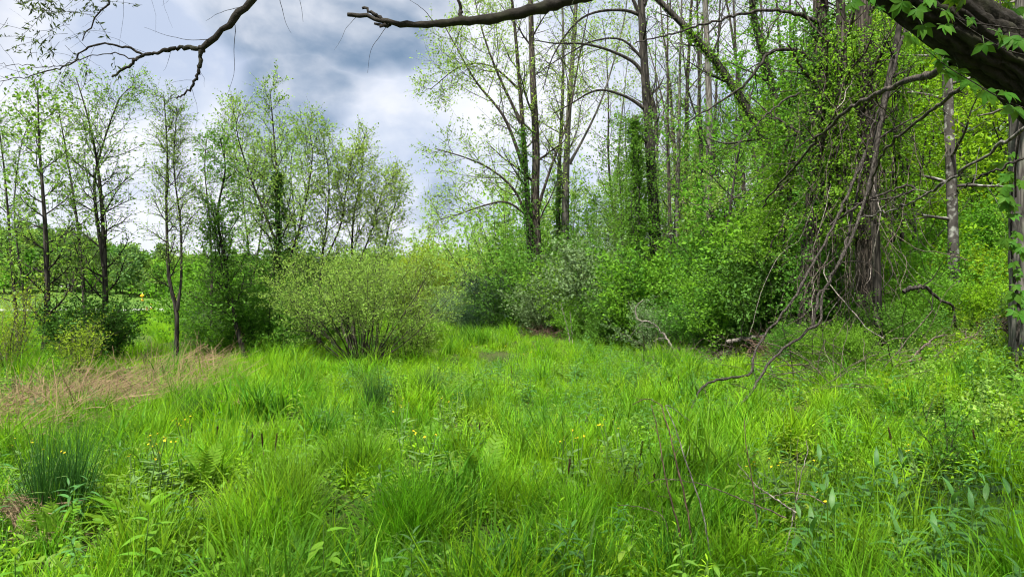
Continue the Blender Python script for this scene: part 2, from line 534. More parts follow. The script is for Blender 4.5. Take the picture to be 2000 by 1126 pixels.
def make_tree(seed, stems, levels, leaf, bark=None, crown=None, stem_sides=8):
    """stems: list of (points, r0, r1). Returns the bark and crown geometry in world space."""
    rng = np.random.default_rng(seed)
    bark = bark or Geo(); crown = crown or Geo()
    n = max(len(s[0]) for s in stems)
    pts = np.stack([s[0] if len(s[0]) == n else spline(s[0], n) for s in stems])
    s = np.linspace(0, 1, n)
    rad = np.stack([st[1] + (st[2] - st[1]) * s ** 0.85 for st in stems])
    flare = 1 + 0.45 * np.exp(-s * 22)
    tubes(bark, pts, rad * flare[None] * (1 + rng.normal(0, .03, rad.shape)), stem_sides)
    dirs = unit(np.gradient(pts, axis=1))
    cur = (pts, dirs, rad)
    batches = [cur]
    for lv in levels:
        src = batches[lv['src']] if 'src' in lv else batches[-1]
        batches.append(branch_out(rng, bark, lv, *src))
    lfs = leaf if isinstance(leaf, list) else ([leaf] if leaf else [])
    for lf in lfs:
        b = batches[lf.get('on', -1)]
        leaf_out(rng, crown, lf, b[0], b[1])
    return bark, crown


def put_tree(name, label, cat, base, bark, crown, bmat, lmat, group=None):
    root = thing(name, label, cat, base, group)
    link('trunk', bark.mesh('trunk', M[bmat], base, True), root)
    if crown.n:
        link('crown', crown.mesh('crown', M[lmat], base), root)
    return root


def copy_tree(root, loc, rz, s, label=None, group=None):
    r = root.copy(); COL.objects.link(r)
    r.location = loc; r.rotation_euler = (0, 0, rz); r.scale = (s, s, s)
    if label: r['label'] = label
    if group: r['group'] = group
    for ch in root.children:
        c = ch.copy(); COL.objects.link(c); c.parent = r
        for gch in ch.children:
            d = gch.copy(); COL.objects.link(d); d.parent = c
    return r


ORD = ['first', 'second', 'third', 'fourth', 'fifth', 'sixth', 'seventh', 'eighth', 'ninth', 'tenth', 'eleventh', 'twelfth', 'thirteenth', 'fourteenth',
       'fifteenth', 'sixteenth', 'seventeenth', 'eighteenth', 'nineteenth', 'twentieth']
TENS = ['', '', 'twenty', 'thirty', 'forty', 'fifty', 'sixty', 'seventy', 'eighty', 'ninety']


def ordinal(i):
    i += 1
    if i <= 20: return ORD[i - 1]
    if i % 10 == 0: return TENS[i // 10][:-1] + 'ieth'
    return TENS[i // 10] + '-' + ORD[i % 10 - 1]


def screen_x(p):
    return 1000 + p[0] / max(p[1], 0.1) * 1333


# ------------------------------------------------------------------ terrain
FOOT = np.array([(-50, 3.0), (0, 3.6), (8, 4.3), (14, 5.6), (18, 5.6), (25, 3.2), (30, 0.8), (40, -1.5), (60, -2.5), (120, 4), (300, 60), (2000, 500)])


def height(x, y):
    x = np.asarray(x, float); y = np.asarray(y, float)
    foot = np.interp(y, FOOT[:, 0], FOOT[:, 1])
    d = x - foot
    sp = np.log1p(np.exp(np.clip(d * 1.1, -30, 30))) / 1.1
    hill = 0.24 * sp + 0.012 * np.clip(sp, 0, 18) ** 2
    hill = 34 * (1 - np.exp(-hill / 34))
    und = 0.05 * np.sin(x * 0.9 + 0.4 * y) + 0.05 * np.sin(y * 1.13 - x * 0.5 + 1) + 0.03 * np.sin(2.7 * x + 1.9 * y) + 0.025 * np.sin(3.9 * y - 2.2 * x)
    und = und * np.clip(1.3 - np.abs(y) / 60, 0.1, 1)
    fall = -0.9 * np.clip((y - 22) / 70, 0, 1) * np.clip((6 - x) / 8, 0, 1)
    far = 17 * np.exp(-(((x + 200) / 70) ** 2 + ((y - 250) / 70) ** 2)) + 22 / (1 + np.exp(-(y - 430) / 30)) * np.clip(y / 400, 0, 1)
    mound = 0.35 * np.exp(-(((x - 8.2) / 1.6) ** 2 + ((y - 11.5) / 1.2) ** 2))
    return hill + und + fall + far + mound


def H(x, y):
    return float(height(x, y))


def ground_pt(px, py, z_off=0.0):
    """Where the ray of a pixel meets the terrain."""
    lo = None
    for Y in np.concatenate([np.arange(2.5, 40, 0.1), np.arange(40, 400, 1.0)]):
        p = pix(px, py, Y)
        if p[2] <= H(p[0], p[1]) + z_off:
            lo = Y
            break
    lo = lo or 200
    p = pix(px, py, lo)
    return np.array((p[0], p[1], H(p[0], p[1])))


def build_ground():
    def axis(a, b, fine0, fine1, step):
        mid = np.arange(fine0, fine1 + step / 2, step)
        k = np.arange(1, 40)
        grow_ = step * np.cumsum(1.18 ** k)
        right = fine1 + grow_; right = right[right < b]
        left = fine0 - grow_; left = left[left > a]
        return np.concatenate([[a], left[::-1], mid, right, [b]])
    xs = axis(-2500, 2500, -26, 32, 0.6)
    ys = axis(-1500, 4500, 0, 46, 0.6)
    X, Y = np.meshgrid(xs, ys, indexing='xy')
    Z = height(X, Y)
    g = Geo()
    V = np.stack([X, Y, Z], -1).reshape(-1, 3)
    nx, ny = len(xs), len(ys)
    idx = np.arange(nx * ny).reshape(ny, nx)
    F = np.stack([idx[:-1, :-1], idx[:-1, 1:], idx[1:, 1:], idx[1:, :-1]], -1).reshape(-1, 4)
    g.add(V, F)
    me = g.mesh('ground', M['ground'], smooth=True)
    at = me.attributes.new('litter', 'FLOAT', 'POINT')
    foot = np.interp(V[:, 1], FOOT[:, 0], FOOT[:, 1])
    lit = np.clip((V[:, 0] - foot - 0.3) / 2.0, 0, 1)
    at.data.foreach_set('value', lit.astype(np.float32))
    at = me.attributes.new('field', 'FLOAT', 'POINT')
    at.data.foreach_set('value', (np.clip((V[:, 1] - 22) / 15, 0, 1) * np.clip((foot - V[:, 0]) / 4, 0, 1)).astype(np.float32))
    tag(link('ground', me), 'meadow soil rising to the wooded slope', kind='structure')


build_ground()

# ------------------------------------------------------------------ far road and its furniture
def box(g, c, s, rz=0.0):
    c = np.array(c, float); s = np.array(s, float) / 2
    V = np.array([(-1, -1, -1), (1, -1, -1), (1, 1, -1), (-1, 1, -1), (-1, -1, 1), (1, -1, 1), (1, 1, 1), (-1, 1, 1)], float) * s
    ca, sa = math.cos(rz), math.sin(rz)
    V = V @ np.array([[ca, sa, 0], [-sa, ca, 0], [0, 0, 1]]) + c
    g.add(V, np.array([(0, 3, 2, 1), (4, 5, 6, 7), (0, 1, 5, 4), (1, 2, 6, 5), (2, 3, 7, 6), (3, 0, 4, 7)]))


M['asphalt'] = plain('asphalt_pale', (0.30, 0.29, 0.28), 0.9, 0.15, 0.6)
M['paint_white'] = plain('road_paint', (0.75, 0.75, 0.72), 0.7)
M['sign_yellow'] = plain('sign_yellow', (0.80, 0.42, 0.01), 0.5)
M['sign_black'] = plain('sign_black', (0.015, 0.015, 0.015), 0.5)
M['steel'] = plain('galvanised_steel', (0.38, 0.38, 0.37), 0.5, 0.15)
M['cone_orange'] = plain('cone_orange', (0.85, 0.10, 0.02), 0.5)
M['cone_white'] = plain('cone_white', (0.80, 0.78, 0.76), 0.5)
M['post_red'] = plain('post_red', (0.24, 0.06, 0.035), 0.7, 0.2)
M['white_wall'] = plain('white_siding', (0.68, 0.69, 0.70), 0.7, 0.06)
M['roof_grey'] = plain('roof_grey', (0.22, 0.22, 0.23), 0.7, 0.15)
M['glass'] = plain('dark_window', (0.02, 0.022, 0.025), 0.15)


def ribbon(name, cl, w, mt, dz, label):
    cl = np.array(cl, float)
    p = spline(np.column_stack([cl, np.zeros(len(cl))]), 80)
    t = unit(np.gradient(p, axis=0)); nrm = np.column_stack([-t[:, 1], t[:, 0], np.zeros(len(t))])
    rows = []
    for a in np.linspace(-0.5, 0.5, 5):
        q = p + nrm * w * a
        q[:, 2] = height(q[:, 0], q[:, 1]) + dz
        rows.append(q)
    V = np.stack(rows, 1)
    idx = np.arange(80 * 5).reshape(80, 5)
    F = np.stack([idx[:-1, :-1], idx[:-1, 1:], idx[1:, 1:], idx[1:, :-1]], -1).reshape(-1, 4)
    g = Geo(); g.add(V, F)
    return tag(link(name, g.mesh(name, M[mt], smooth=True)), label, kind='structure')


ROAD = [(-260, 92), (-140, 104), (-62, 113), (-20, 128), (40, 160), (120, 220)]
ribbon('road', ROAD, 13.0, 'asphalt', 0.10, 'pale two lane road beyond the meadow')
ribbon('gravel_track', [(-120, 92), (-70, 99), (-50, 102), (-30, 106)], 2.6, 'asphalt', 0.08, 'gravel verge in front of the road')


def road_sign(px, py, Y, label):
    c = pix(px, py, Y)
    gz = H(c[0], c[1])
    root = thing('warning_sign', label, 'road sign', (c[0], c[1], gz), 'yellow diamond curve signs')
    z = c[2] - gz
    g = Geo(); box(g, (0, 0.06, z / 2 + 0.3), (0.09, 0.06, z + 0.9)); link('post', g.mesh('post', M['steel']), root)
    s = 0.62
    g = Geo()
    V = np.array([(0, 0, -s), (s, 0, 0), (0, 0, s), (-s, 0, 0)], float)
    g.add(np.vstack([V, V + (0, 0.03, 0)]) + (0, 0, z), np.array([(0, 1, 2, 3), (7, 6, 5, 4), (0, 4, 5, 1), (1, 5, 6, 2), (2, 6, 7, 3), (3, 7, 4, 0)]))
    pl = link('sign_plate', g.mesh('sign_plate', M['sign_yellow']), root)
    g = Geo()   # bent arrow
    for (a, b, w) in (((-.12, -.28), (-.12, -.02), .085), ((-.12, -.02), (.12, .12), .085), ((.12, .12), (.12, .22), .085)):
        a = np.array((a[0], -.006, z + a[1])); b = np.array((b[0], -.006, z + b[1])); d = unit(b - a); sdv = np.array((d[2], 0, -d[0])) * w / 2
        g.add(np.array([a - sdv - d * .02, a + sdv - d * .02, b + sdv + d * .02, b - sdv + d * .02]), np.array([(0, 1, 2, 3)]))
    g.add(np.array([(-.02, -.007, z + .2), (.26, -.007, z + .2), (.12, -.007, z + .38)]), np.array([(0, 1, 2)]))
    link('arrow', g.mesh('arrow', M['sign_black']), pl)
    g = Geo(); box(g, (0, 0.0, z - 1.05), (0.60, 0.03, 0.60)); p2 = link('speed_plate', g.mesh('speed_plate', M['sign_yellow']), root)
    g = Geo(); box(g, (-0.1, -0.02, z - 1.02), (0.12, 0.01, 0.3)); box(g, (0.12, -0.02, z - 1.02), (0.12, 0.01, 0.3)); link('digits', g.mesh('digits', M['sign_black']), p2)
    return root


road_sign(278, 577.5, 168, 'yellow diamond curve sign standing in the open gap, nearer the shrub')
road_sign(345, 578, 172, 'yellow diamond curve sign half hidden behind the forked trunk')


def traffic_cone():
    c = pix(295, 604.5, 112)
    c[2] = H(c[0], c[1]) + 0.1
    root = thing('traffic_cone', 'orange and white traffic cone at the edge of the road', 'traffic cone', c)
    a = np.linspace(0, 2 * np.pi, 17)[:-1]

    def lathe(name, prof, mt):
        g = Geo()
        V = np.array([[(r * np.cos(x), r * np.sin(x), z) for x in a] for r, z in prof])
        n = len(prof); idx = np.arange(n * 16).reshape(n, 16)
        F = np.stack([idx[:-1], np.roll(idx[:-1], -1, 1), np.roll(idx[1:], -1, 1), idx[1:]], -1).reshape(-1, 4)
        g.add(V, F); link(name, g.mesh(name, M[mt], smooth=True), root)
    g = Geo(); box(g, (0, 0, .03), (.5, .5, .06)); link('base', g.mesh('base', M['cone_orange']), root)
    lathe('cone_body', [(.19, .06), (.155, .33)], 'cone_orange')
    lathe('lower_band', [(.157, .33), (.12, .55)], 'cone_white')
    lathe('middle_ring', [(.12, .55), (.10, .66)], 'cone_orange')
    lathe('upper_band', [(.102, .66), (.075, .82)], 'cone_white')
    lathe('tip', [(.075, .82), (.05, .95), (.0, .96)], 'cone_orange')


traffic_cone()


def marker_post():
    c = pix(286.5, 607.5, 98)
    c[2] = H(c[0], c[1])
    root = thing('marker_post', 'short reddish brown post in front of the cone', 'post', c)
    g = Geo(); box(g, (0, 0, .35), (.17, .15, .9)); link('shaft', g.mesh('shaft', M['post_red']), root)
    g = Geo(); box(g, (0, 0, .84), (.20, .18, .08)); link('cap', g.mesh('cap', M['roof_grey']), root)


marker_post()


def low_building(px, py, Y, w, h, label):
    c = pix(px, py, Y); gz = H(c[0], c[1])
    root = thing('white_building', label, 'building', (c[0], c[1], gz))
    z0 = c[2] - gz - h / 2
    g = Geo(); box(g, (0, 0, (z0 + h) / 2 - .3), (w, 5, z0 + h + .6)); wl = link('wall', g.mesh('wall', M['white_wall']), root)
    g = Geo()
    V = np.array([(-w / 2 - .3, -2.8, z0 + h), (w / 2 + .3, -2.8, z0 + h), (w / 2 + .3, 2.8, z0 + h), (-w / 2 - .3, 2.8, z0 + h), (-w / 2 - .3, 0, z0 + h + 1.1), (w / 2 + .3, 0, z0 + h + 1.1)])
    g.add(V, np.array([(0, 1, 5, 4), (2, 3, 4, 5), (3, 2, 1, 0)])); g.add(V, np.array([(0, 4, 3), (1, 2, 5)]))
    link('roof', g.mesh('roof', M['roof_grey']), root)
    for i in range(3):
        g = Geo(); box(g, (-w / 3 + i * w / 3, -2.51, z0 + h * .55), (.9, .06, .9)); link('window', g.mesh('window', M['glass']), root)


low_building(408, 583, 205, 8.0, 2.6, 'low white building across the road behind the thicket')
low_building(118, 571, 210, 9.0, 2.6, 'white building glimpsed through leaves beside the stout leaning tree')

# ------------------------------------------------------------------ scatter by geometry nodes (only for what nobody could count)
def scatter(name, P, rz, scl, idx, protos, label, tilt=None):
    coll = bpy.data.collections.new(name + '_kinds')
    for o in protos:
        coll.objects.link(o)
    n = len(P)
    me = bpy.data.meshes.new(name)
    me.vertices.add(n)
    me.vertices.foreach_set('co', np.asarray(P, np.float32).ravel())
    rot = np.zeros((n, 3), np.float32); rot[:, 2] = rz
    if tilt is not None: rot[:, :2] = tilt
    a = me.attributes.new('rot', 'FLOAT_VECTOR', 'POINT'); a.data.foreach_set('vector', rot.ravel())
    scl = np.asarray(scl, np.float32)
    s3 = np.repeat(scl[:, None], 3, 1) if scl.ndim == 1 else scl
    a = me.attributes.new('scl', 'FLOAT_VECTOR', 'POINT'); a.data.foreach_set('vector', s3.ravel())
    a = me.attributes.new('pick', 'INT', 'POINT'); a.data.foreach_set('value', np.asarray(idx, np.int32))
    me.update()
    o = link(name, me)
    tag(o, label, kind='stuff')
    t = bpy.data.node_groups.new(name + '_nodes', 'GeometryNodeTree')
    t.interface.new_socket('Geometry', in_out='INPUT', socket_type='NodeSocketGeometry')
    t.interface.new_socket('Geometry', in_out='OUTPUT', socket_type='NodeSocketGeometry')
    gi = t.nodes.new('NodeGroupInput'); go = t.nodes.new('NodeGroupOutput')
    ip = t.nodes.new('GeometryNodeInstanceOnPoints')
    ci = t.nodes.new('GeometryNodeCollectionInfo')
    ci.inputs['Collection'].default_value = coll
    ci.inputs['Separate Children'].default_value = True
    ci.inputs['Reset Children'].default_value = True

    def attr(nm, typ):
        nd = t.nodes.new('GeometryNodeInputNamedAttribute'); nd.data_type = typ; nd.inputs['Name'].default_value = nm
        return nd.outputs['Attribute']
    e2r = t.nodes.new('FunctionNodeEulerToRotation')
    t.links.new(attr('rot', 'FLOAT_VECTOR'), e2r.inputs[0])
    t.links.new(gi.outputs[0], ip.inputs['Points'])
    t.links.new(ci.outputs[0], ip.inputs['Instance'])
    ip.inputs['Pick Instance'].default_value = True
    t.links.new(attr('pick', 'INT'), ip.inputs['Instance Index'])
    t.links.new(e2r.outputs[0], ip.inputs['Rotation'])
    t.links.new(attr('scl', 'FLOAT_VECTOR'), ip.inputs['Scale'])
    t.links.new(ip.outputs[0], go.inputs[0])
    md = o.modifiers.new('scatter', 'NODES'); md.node_group = t
    return o


def proto(name, me):
    return bpy.data.objects.new(name, me)


def two_mat(g1, g2, m1, m2, name):
    """bark and leaves of a far tree in one mesh with two materials"""
    a = g1.mesh(name, M[m1])
    n1 = len(a.polygons)
    g = Geo()
    for V, F in zip(g1.V, g1.F_local()): g.add(V, F)
    for V, F in zip(g2.V, g2.F_local()): g.add(V, F)
    me = g.mesh(name, M[m1])
    me.materials.append(M[m2])
    mi = np.zeros(len(me.polygons), np.int32); mi[n1:] = 1
    me.polygons.foreach_set('material_index', mi)
    bpy.data.meshes.remove(a)
    return me


# generic trees used for the wood
def stand_tree(seed, h, r, lean=0.05, t0=0.35, limb=2.2, k=26, leafk=10, size=0.075, prof='oval', tk=7, top_bare=False, twig=0.6):
    rng = np.random.default_rng(seed)
    d = np.array([rng.normal(0, lean), rng.normal(0, lean), 1.0])
    p, _ = grow(rng, [(0, 0, -0.3)], d, h, 16, 0.035, (0, 0, 0.02))
    lv = [dict(k=k, t0=t0, t1=0.99, ang=(35, 70), len=limb, prof=prof, n=8, bend=0.10, trop=(0, 0, 0.07), rf=0.42, rmin=0.008, sides=4),
          dict(k=tk, t0=0.2, t1=1.0, ang=(25, 60), len=twig, n=4, bend=0.15, trop=(0, 0, 0.03), rf=0.5, rmin=0.0045, sides=3)]
    lf = dict(k=leafk, size=size, spread=0.09, dz=-0.2) if leafk else []
    return make_tree(seed, [(p[0], r, 0.015)], lv, lf, stem_sides=7)


def bush(seed, h, spread, stems=14, tk=14, leafk=14, size=0.055, twig=0.5, fan=(5, 60), r=0.018, asp=0.5, droop=0.0, lspread=0.05, tw0=.12):
    rng = np.random.default_rng(seed)
    az = np.arange(stems) * 2.39996 + rng.random(stems)
    an = np.radians(rng.uniform(fan[0], fan[1], stems))
    D = np.column_stack([np.sin(an) * np.cos(az), np.sin(an) * np.sin(az), np.cos(an)])
    P0 = np.column_stack([np.cos(az), np.sin(az), np.zeros(stems)]) * (rng.random(stems) * spread * 0.12)[:, None] - (0, 0, 0.1)
    Ln = h * rng.uniform(0.75, 1.15, stems) * (1 + 0.25 * np.sin(an))
    p, d = grow(rng, P0, D, Ln, 8, 0.08, (0, 0, 0.055 - droop))
    bark = Geo(); crown = Geo()
    rad = r * rng.uniform(0.6, 1.2, stems)[:, None] * np.linspace(1, 0.25, 8)[None]
    tubes(bark, p, rad, 5)
    p2, d2, r2 = branch_out(rng, bark, dict(k=tk, t0=tw0, t1=1.0, ang=(25, 65), len=twig * 1.3, n=4, bend=0.15, trop=(0, 0, 0.06 - droop), rf=0.5, rmin=0.003, sides=3), p, d, rad)
    leaf_out(rng, crown, dict(k=leafk, size=size, spread=lspread, asp=asp, dz=-0.05), p2, d2)
    leaf_out(rng, crown, dict(k=leafk, size=size, spread=lspread, asp=asp, t0=0.5), p, d)
    return bark, crown


# ------------------------------------------------------------------ far woods
def far_woods():
    protos = []
    for i, (m1, h, w) in enumerate((('far', 11, 4.2), ('mid', 9, 3.4), ('young', 10, 3.6), ('far', 13, 4.0), ('fresh', 8.5, 3.6))):
        rng = np.random.default_rng(500 + i)
        b, c = Geo(), Geo()
        tube1(b, [(0, 0, -1), (0.1, 0, h * .5), (0, .1, h * .85)], .22, .05, 5)
        nb = 34
        ct = np.column_stack([rng.normal(0, w * .33, nb), rng.normal(0, w * .33, nb), rng.uniform(.28, .95, nb) * h])
        ct[:, :2] *= (1.25 - (ct[:, 2:3] / h) ** 2)
        for q in ct:
            n = 26
            P = q + rng.normal(0, .62, (n, 3))
            leaves(c, rng, P, rng.normal(0, 1, (n, 3)) + (0, 0, .3), rng.uniform(.45, .95, n), .75, .1)
        protos.append(proto('far_tree_%d' % i, two_mat(b, c, 'bark_dark', m1, 'far_tree')))
    rng = np.random.default_rng(9)
    P = []
    # left hill
    for _ in range(900):
        x, y = rng.uniform(-330, -75), rng.uniform(165, 330)
        if H(x, y) > 1.2 + rng.normal(0, .5): P.append((x, y))
    # tree line behind the road
    nh = len(P)
    for _ in range(420):
        y = rng.uniform(195, 300); P.append((rng.uniform(-190, 40), y))
    nb = len(P)
    # ridge behind
    for _ in range(900):
        P.append((rng.uniform(-420, 330), rng.uniform(385, 520)))
    P = np.array(P)
    z = height(P[:, 0], P[:, 1])
    scatter('forest', np.column_stack([P, z]), rng.random(len(P)) * 6.28, rng.uniform(.75, 1.3, len(P)) * np.where((np.arange(len(P)) >= nh) & (np.arange(len(P)) < nb), .62, 1.0), rng.integers(0, 5, len(P)), protos,
            'far woods on the low hills beyond the road')


far_woods()

# ------------------------------------------------------------------ trees left of the meadow
def fix_base(ctrl, dpth):
    """Append the depth to each control pixel and stand the first one on the ground."""
    c = [(a[0], a[1], a[2] if len(a) > 2 else dpth) for a in ctrl]
    p = np.array([pix(*q) for q in c])
    p[0, 2] = H(p[0, 0], p[0, 1]) - 0.05
    return p


def left_tree(seed, name, label, stems, Y, lm, bm='bark_dark', limb=1.3, k=24, t0=0.2, tk=8, twig=0.45, leafk=6, size=0.05, prof='cone', ang=(35, 65), trop=(0, 0, .06), asp=.55, group='slender trees along the left of the meadow', ltrop=(0, 0, .03)):
    st = []
    for ctrl, r0, r1 in stems:
        p = fix_base(ctrl, Y) if not (len(st) and ctrl[0][1] < 640) else np.array([pix(a[0], a[1], a[2] if len(a) > 2 else Y) for a in ctrl])
        st.append((spline(p, 22), r0, r1))
    tk, leafk, size = int(tk * 2.2), int(leafk * 1.15), size * 1.15
    lv = [dict(k=k, t0=t0, t1=.99, ang=ang, len=limb, prof=prof, n=8, bend=.09, trop=trop, rf=.45, rmin=.006, sides=4),
          dict(k=tk, t0=.10, t1=1, ang=(25, 60), len=twig, n=3, bend=.12, trop=ltrop, rf=.5, rmin=.0035, sides=3)]
    lf = [dict(k=leafk, size=size, spread=.018, asp=asp), dict(on=1, k=leafk, size=size, spread=.02, asp=asp, t0=.3)]
    b, c = make_tree(seed, st, lv, lf)
    base = st[0][0][0]
    return put_tree(name, label, 'tree', base, b, c, bm, lm, group)


left_tree(1, 'sapling_tree', 'thin dark sapling at the picture\'s left border', [([(38, 690), (20, 470), (8, 330), (-6, 220)], .05, .012)], 17, 'spring', limb=1.2, k=18, leafk=7)
left_tree(2, 'sapling_tree', 'thin sapling between the left border and the stout trunk', [([(52, 680), (44, 560), (28, 420), (38, 300), (60, 230)], .035, .010)], 19, 'spring', limb=1.1, k=16, leafk=7)
left_tree(3, 'broadleaf_tree', 'stout smooth trunk with rising boughs and round leaves, left of dark shrub', [([(84, 706), (92, 620), (90, 480), (84, 380), (76, 270), (74, 172)], .085, .012)], 15, 'spring', limb=1.55, k=26, t0=.16, leafk=6, size=.06, asp=.75, ang=(45, 75), trop=(0, 0, .09))
left_tree(4, 'slender_tree', 'slender tree just left of the dark shrub, leaning out at the top', [([(170, 680), (163, 560), (150, 430), (130, 300), (112, 205)], .06, .010)], 17, 'spring', limb=1.1, k=24, leafk=7, size=.045)
left_tree(5, 'twin_stem_tree', 'dark twin stemmed tree rising out of the dark shrub', [([(208, 672), (205, 540), (200, 420), (190, 320), (172, 230), (148, 150)], .085, .012), ([(204, 520), (190, 430), (185, 350), (205, 270), (235, 190), (262, 168)], .05, .009)], 16, 'spring', limb=1.6, k=24, leafk=7, size=.045)
left_tree(6, 'forked_tree', 'slim tree forking low in front of the yellow road signs', [([(343, 668), (345, 612), (330, 540), (325, 400), (327, 300), (320, 185)], .06, .010), ([(346, 606), (354, 540), (352, 430), (340, 330), (345, 210)], .035, .008)], 15.5, 'spring', limb=1.0, k=24, t0=.3, leafk=8, size=.042, asp=.4)
left_tree(7, 'slender_tree', 'straight thin tree between the forked tree and the leaning vine tree', [([(412, 668), (414, 560), (410, 440), (400, 330), (405, 262)], .045, .010)], 17.5, 'spring', bm='bark_brown', limb=.9, k=20, leafk=8, size=.045)
left_tree(8, 'leaning_tree', 'dark leaning tree wrapped in vines behind the big bush\'s left side', [([(482, 690), (455, 610), (438, 500), (425, 420), (440, 330), (430, 270)], .07, .012)], 16.5, 'mid', limb=1.2, k=22, leafk=9, size=.05)
left_tree(9, 'tall_young_tree', 'tallest yellow green tree behind the bush with a vine dark trunk', [([(545, 680), (546, 540), (545, 420), (540, 330), (533, 240), (527, 175)], .085, .010), ([(548, 560), (580, 460), (600, 380), (610, 300), (600, 235)], .04, .008), ([(542, 480), (510, 400), (480, 320), (462, 250), (470, 215)], .04, .008)], 18, 'young', limb=1.6, k=28, t0=.25, leafk=7, size=.05, trop=(0, 0, .1), group='yellow green trees behind the big bush')
left_tree(10, 'young_tree', 'upright yellow green tree right of the tallest one behind bush', [([(622, 660), (628, 520), (640, 420), (642, 340), (630, 265)], .055, .009), ([(630, 520), (665, 440), (676, 370), (690, 300)], .03, .008)], 18.5, 'young', limb=1.35, k=28, t0=.3, leafk=7, size=.048, trop=(0, 0, .1), group='yellow green trees behind the big bush')
left_tree(11, 'young_tree', 'yellow green tree above the middle of the big bush', [([(690, 660), (688, 540), (690, 430), (705, 350), (712, 262)], .055, .009), ([(690, 540), (730, 440), (745, 380), (770, 345)], .03, .008)], 19, 'young', limb=1.3, k=28, t0=.3, leafk=7, size=.048, trop=(0, 0, .1), group='yellow green trees behind the big bush')
left_tree(12, 'young_tree', 'lowest yellow green tree above the big bush\'s right shoulder', [([(735, 660), (742, 560), (752, 480), (765, 420), (782, 375)], .045, .008)], 19.5, 'young', limb=1.2, k=24, t0=.3, leafk=7, size=.048, trop=(0, 0, .08), group='yellow green trees behind the big bush')
left_tree(13, 'young_tree', 'grey stemmed young tree left of the tallest yellow green tree', [([(490, 660), (490, 540), (480, 440), (470, 350), (455, 280)], .05, .009), ([(492, 560), (510, 450), (515, 360), (520, 290)], .03, .008)], 20, 'young', bm='bark_brown', limb=1.2, k=24, t0=.3, leafk=8, size=.05, group='yellow green trees behind the big bush')
left_tree(14, 'young_tree', 'pale green feathery tree left behind the tallest yellow green tree', [([(585, 650), (582, 520), (575, 420), (568, 330), (575, 268)], .045, .009)], 21, 'young', limb=1.2, k=26, t0=.25, leafk=8, size=.05, group='yellow green trees behind the big bush')


def vine_mass(seed, name, label, pth, radf, n, size, lm, sprays=60, spray_len=.5, cat='vine', stems=5, group=None):
    """A climbing vine round a trunk: stems, hanging sprays and a coat of leaves."""
    rng = np.random.default_rng(seed)
    bark, crown = Geo(), Geo()
    m = len(pth)
    dirs = unit(np.gradient(pth, axis=0))
    u, v = frames(dirs)
    for k in range(stems):
        ph = rng.random() * 6.28 + np.linspace(0, 3, m) * rng.uniform(-1, 1)
        rr = radf(np.linspace(0, 1, m)) * rng.uniform(.2, .5)
        q = pth + (np.cos(ph) * rr)[:, None] * u + (np.sin(ph) * rr)[:, None] * v + rng.normal(0, .02, (m, 3))
        tube1(bark, q, .022, .008, 5)

    def around(cnt):
        t = rng.random(cnt); f = t * (m - 1); i = np.minimum(f.astype(int), m - 2); fr = (f - i)[:, None]
        P = pth[i] * (1 - fr) + pth[i + 1] * fr
        a = rng.random(cnt) * 6.28
        rad = radf(t) * np.sqrt(rng.uniform(.12, 1, cnt)) * (0.75 + .35 * np.sin(t * 47 + 2 * np.cos(a * 2)) )
        out = np.cos(a)[:, None] * u[i] + np.sin(a)[:, None] * v[i]
        return P + out * rad[:, None], out
    P, out = around(n)
    leaves(crown, rng, P, out * .6 + rng.normal(0, .6, P.shape) + (0, 0, -.45), size * rng.uniform(.6, 1.3, n), .7)
    P, out = around(sprays)
    p2, d2 = grow(rng, P, out + (0, 0, .3), spray_len * rng.uniform(.5, 1.3, sprays), 6, .15, (0, 0, -.12))
    tubes(bark, p2, .004, 3)
    leaf_out(rng, crown, dict(k=14, size=size, spread=.04, asp=.7, dz=-.3), p2, d2)
    base = pth[0]
    root = thing(name, label, cat, base, group)
    link('stems', bark.mesh('stems', M['vinewood'], base, True), root)
    link('foliage', crown.mesh('foliage', M[lm], base), root)
    return root


p = path([(545, 560, 17.9), (546, 480, 17.9), (545, 400, 17.9), (541, 335, 17.9)], 16)
vine_mass(31, 'climbing_vine', 'dark vine climbing the trunk of the tallest yellow green tree', p, lambda t: .28 - .12 * t, 2600, .055, 'deep')
p = path([(460, 620, 16.4), (436, 500, 16.4), (425, 425, 16.4), (415, 400, 16.4)], 16)
vine_mass(32, 'climbing_vine', 'vine hanging in the dark leaning tree left of the bush', p, lambda t: .22 + .15 * t, 2600, .05, 'mid')


def put_bush(name, label, base, geo, bm, lm, s=1.0, rz=0.0, group=None, cat='shrub', part='foliage'):
    root = thing(name, label, cat, base, group)
    root.scale = (s, s, s); root.rotation_euler = (0, 0, rz)
    link('stems', geo[0].mesh('stems', M[bm], smooth=True), root)
    link(part, geo[1].mesh(part, M[lm]), root)
    return root


SHAPES = {}


def shared_bush(name, label, base, h, k, lm, rz, group):
    """One of a few bush shapes, scaled to height h, with its own leaf colour."""
    if k not in SHAPES:
        g = bush(110 + k, 2.2, .7, 26, 20, 26, .080, .55, (6, 50 + 5 * (k % 4)), .014, .5 + .05 * (k % 3))
        SHAPES[k] = (g[0].mesh('stems', M['bark_dark'], smooth=True), g[1].mesh('foliage', M['fresh']))
    root = thing(name, label, 'shrub', base, group)
    sc_ = h / 2.2
    root.scale = (sc_ * 1.05, sc_ * 1.05, sc_); root.rotation_euler = (0, 0, rz)
    link('stems', SHAPES[k][0], root)
    o = link('foliage', SHAPES[k][1], root)
    o.material_slots[0].link = 'OBJECT'; o.material_slots[0].material = M[lm]
    return root


def G(px, Y):
    x = (px - 1000) / 1333 * Y
    return (x, Y, H(x, Y))


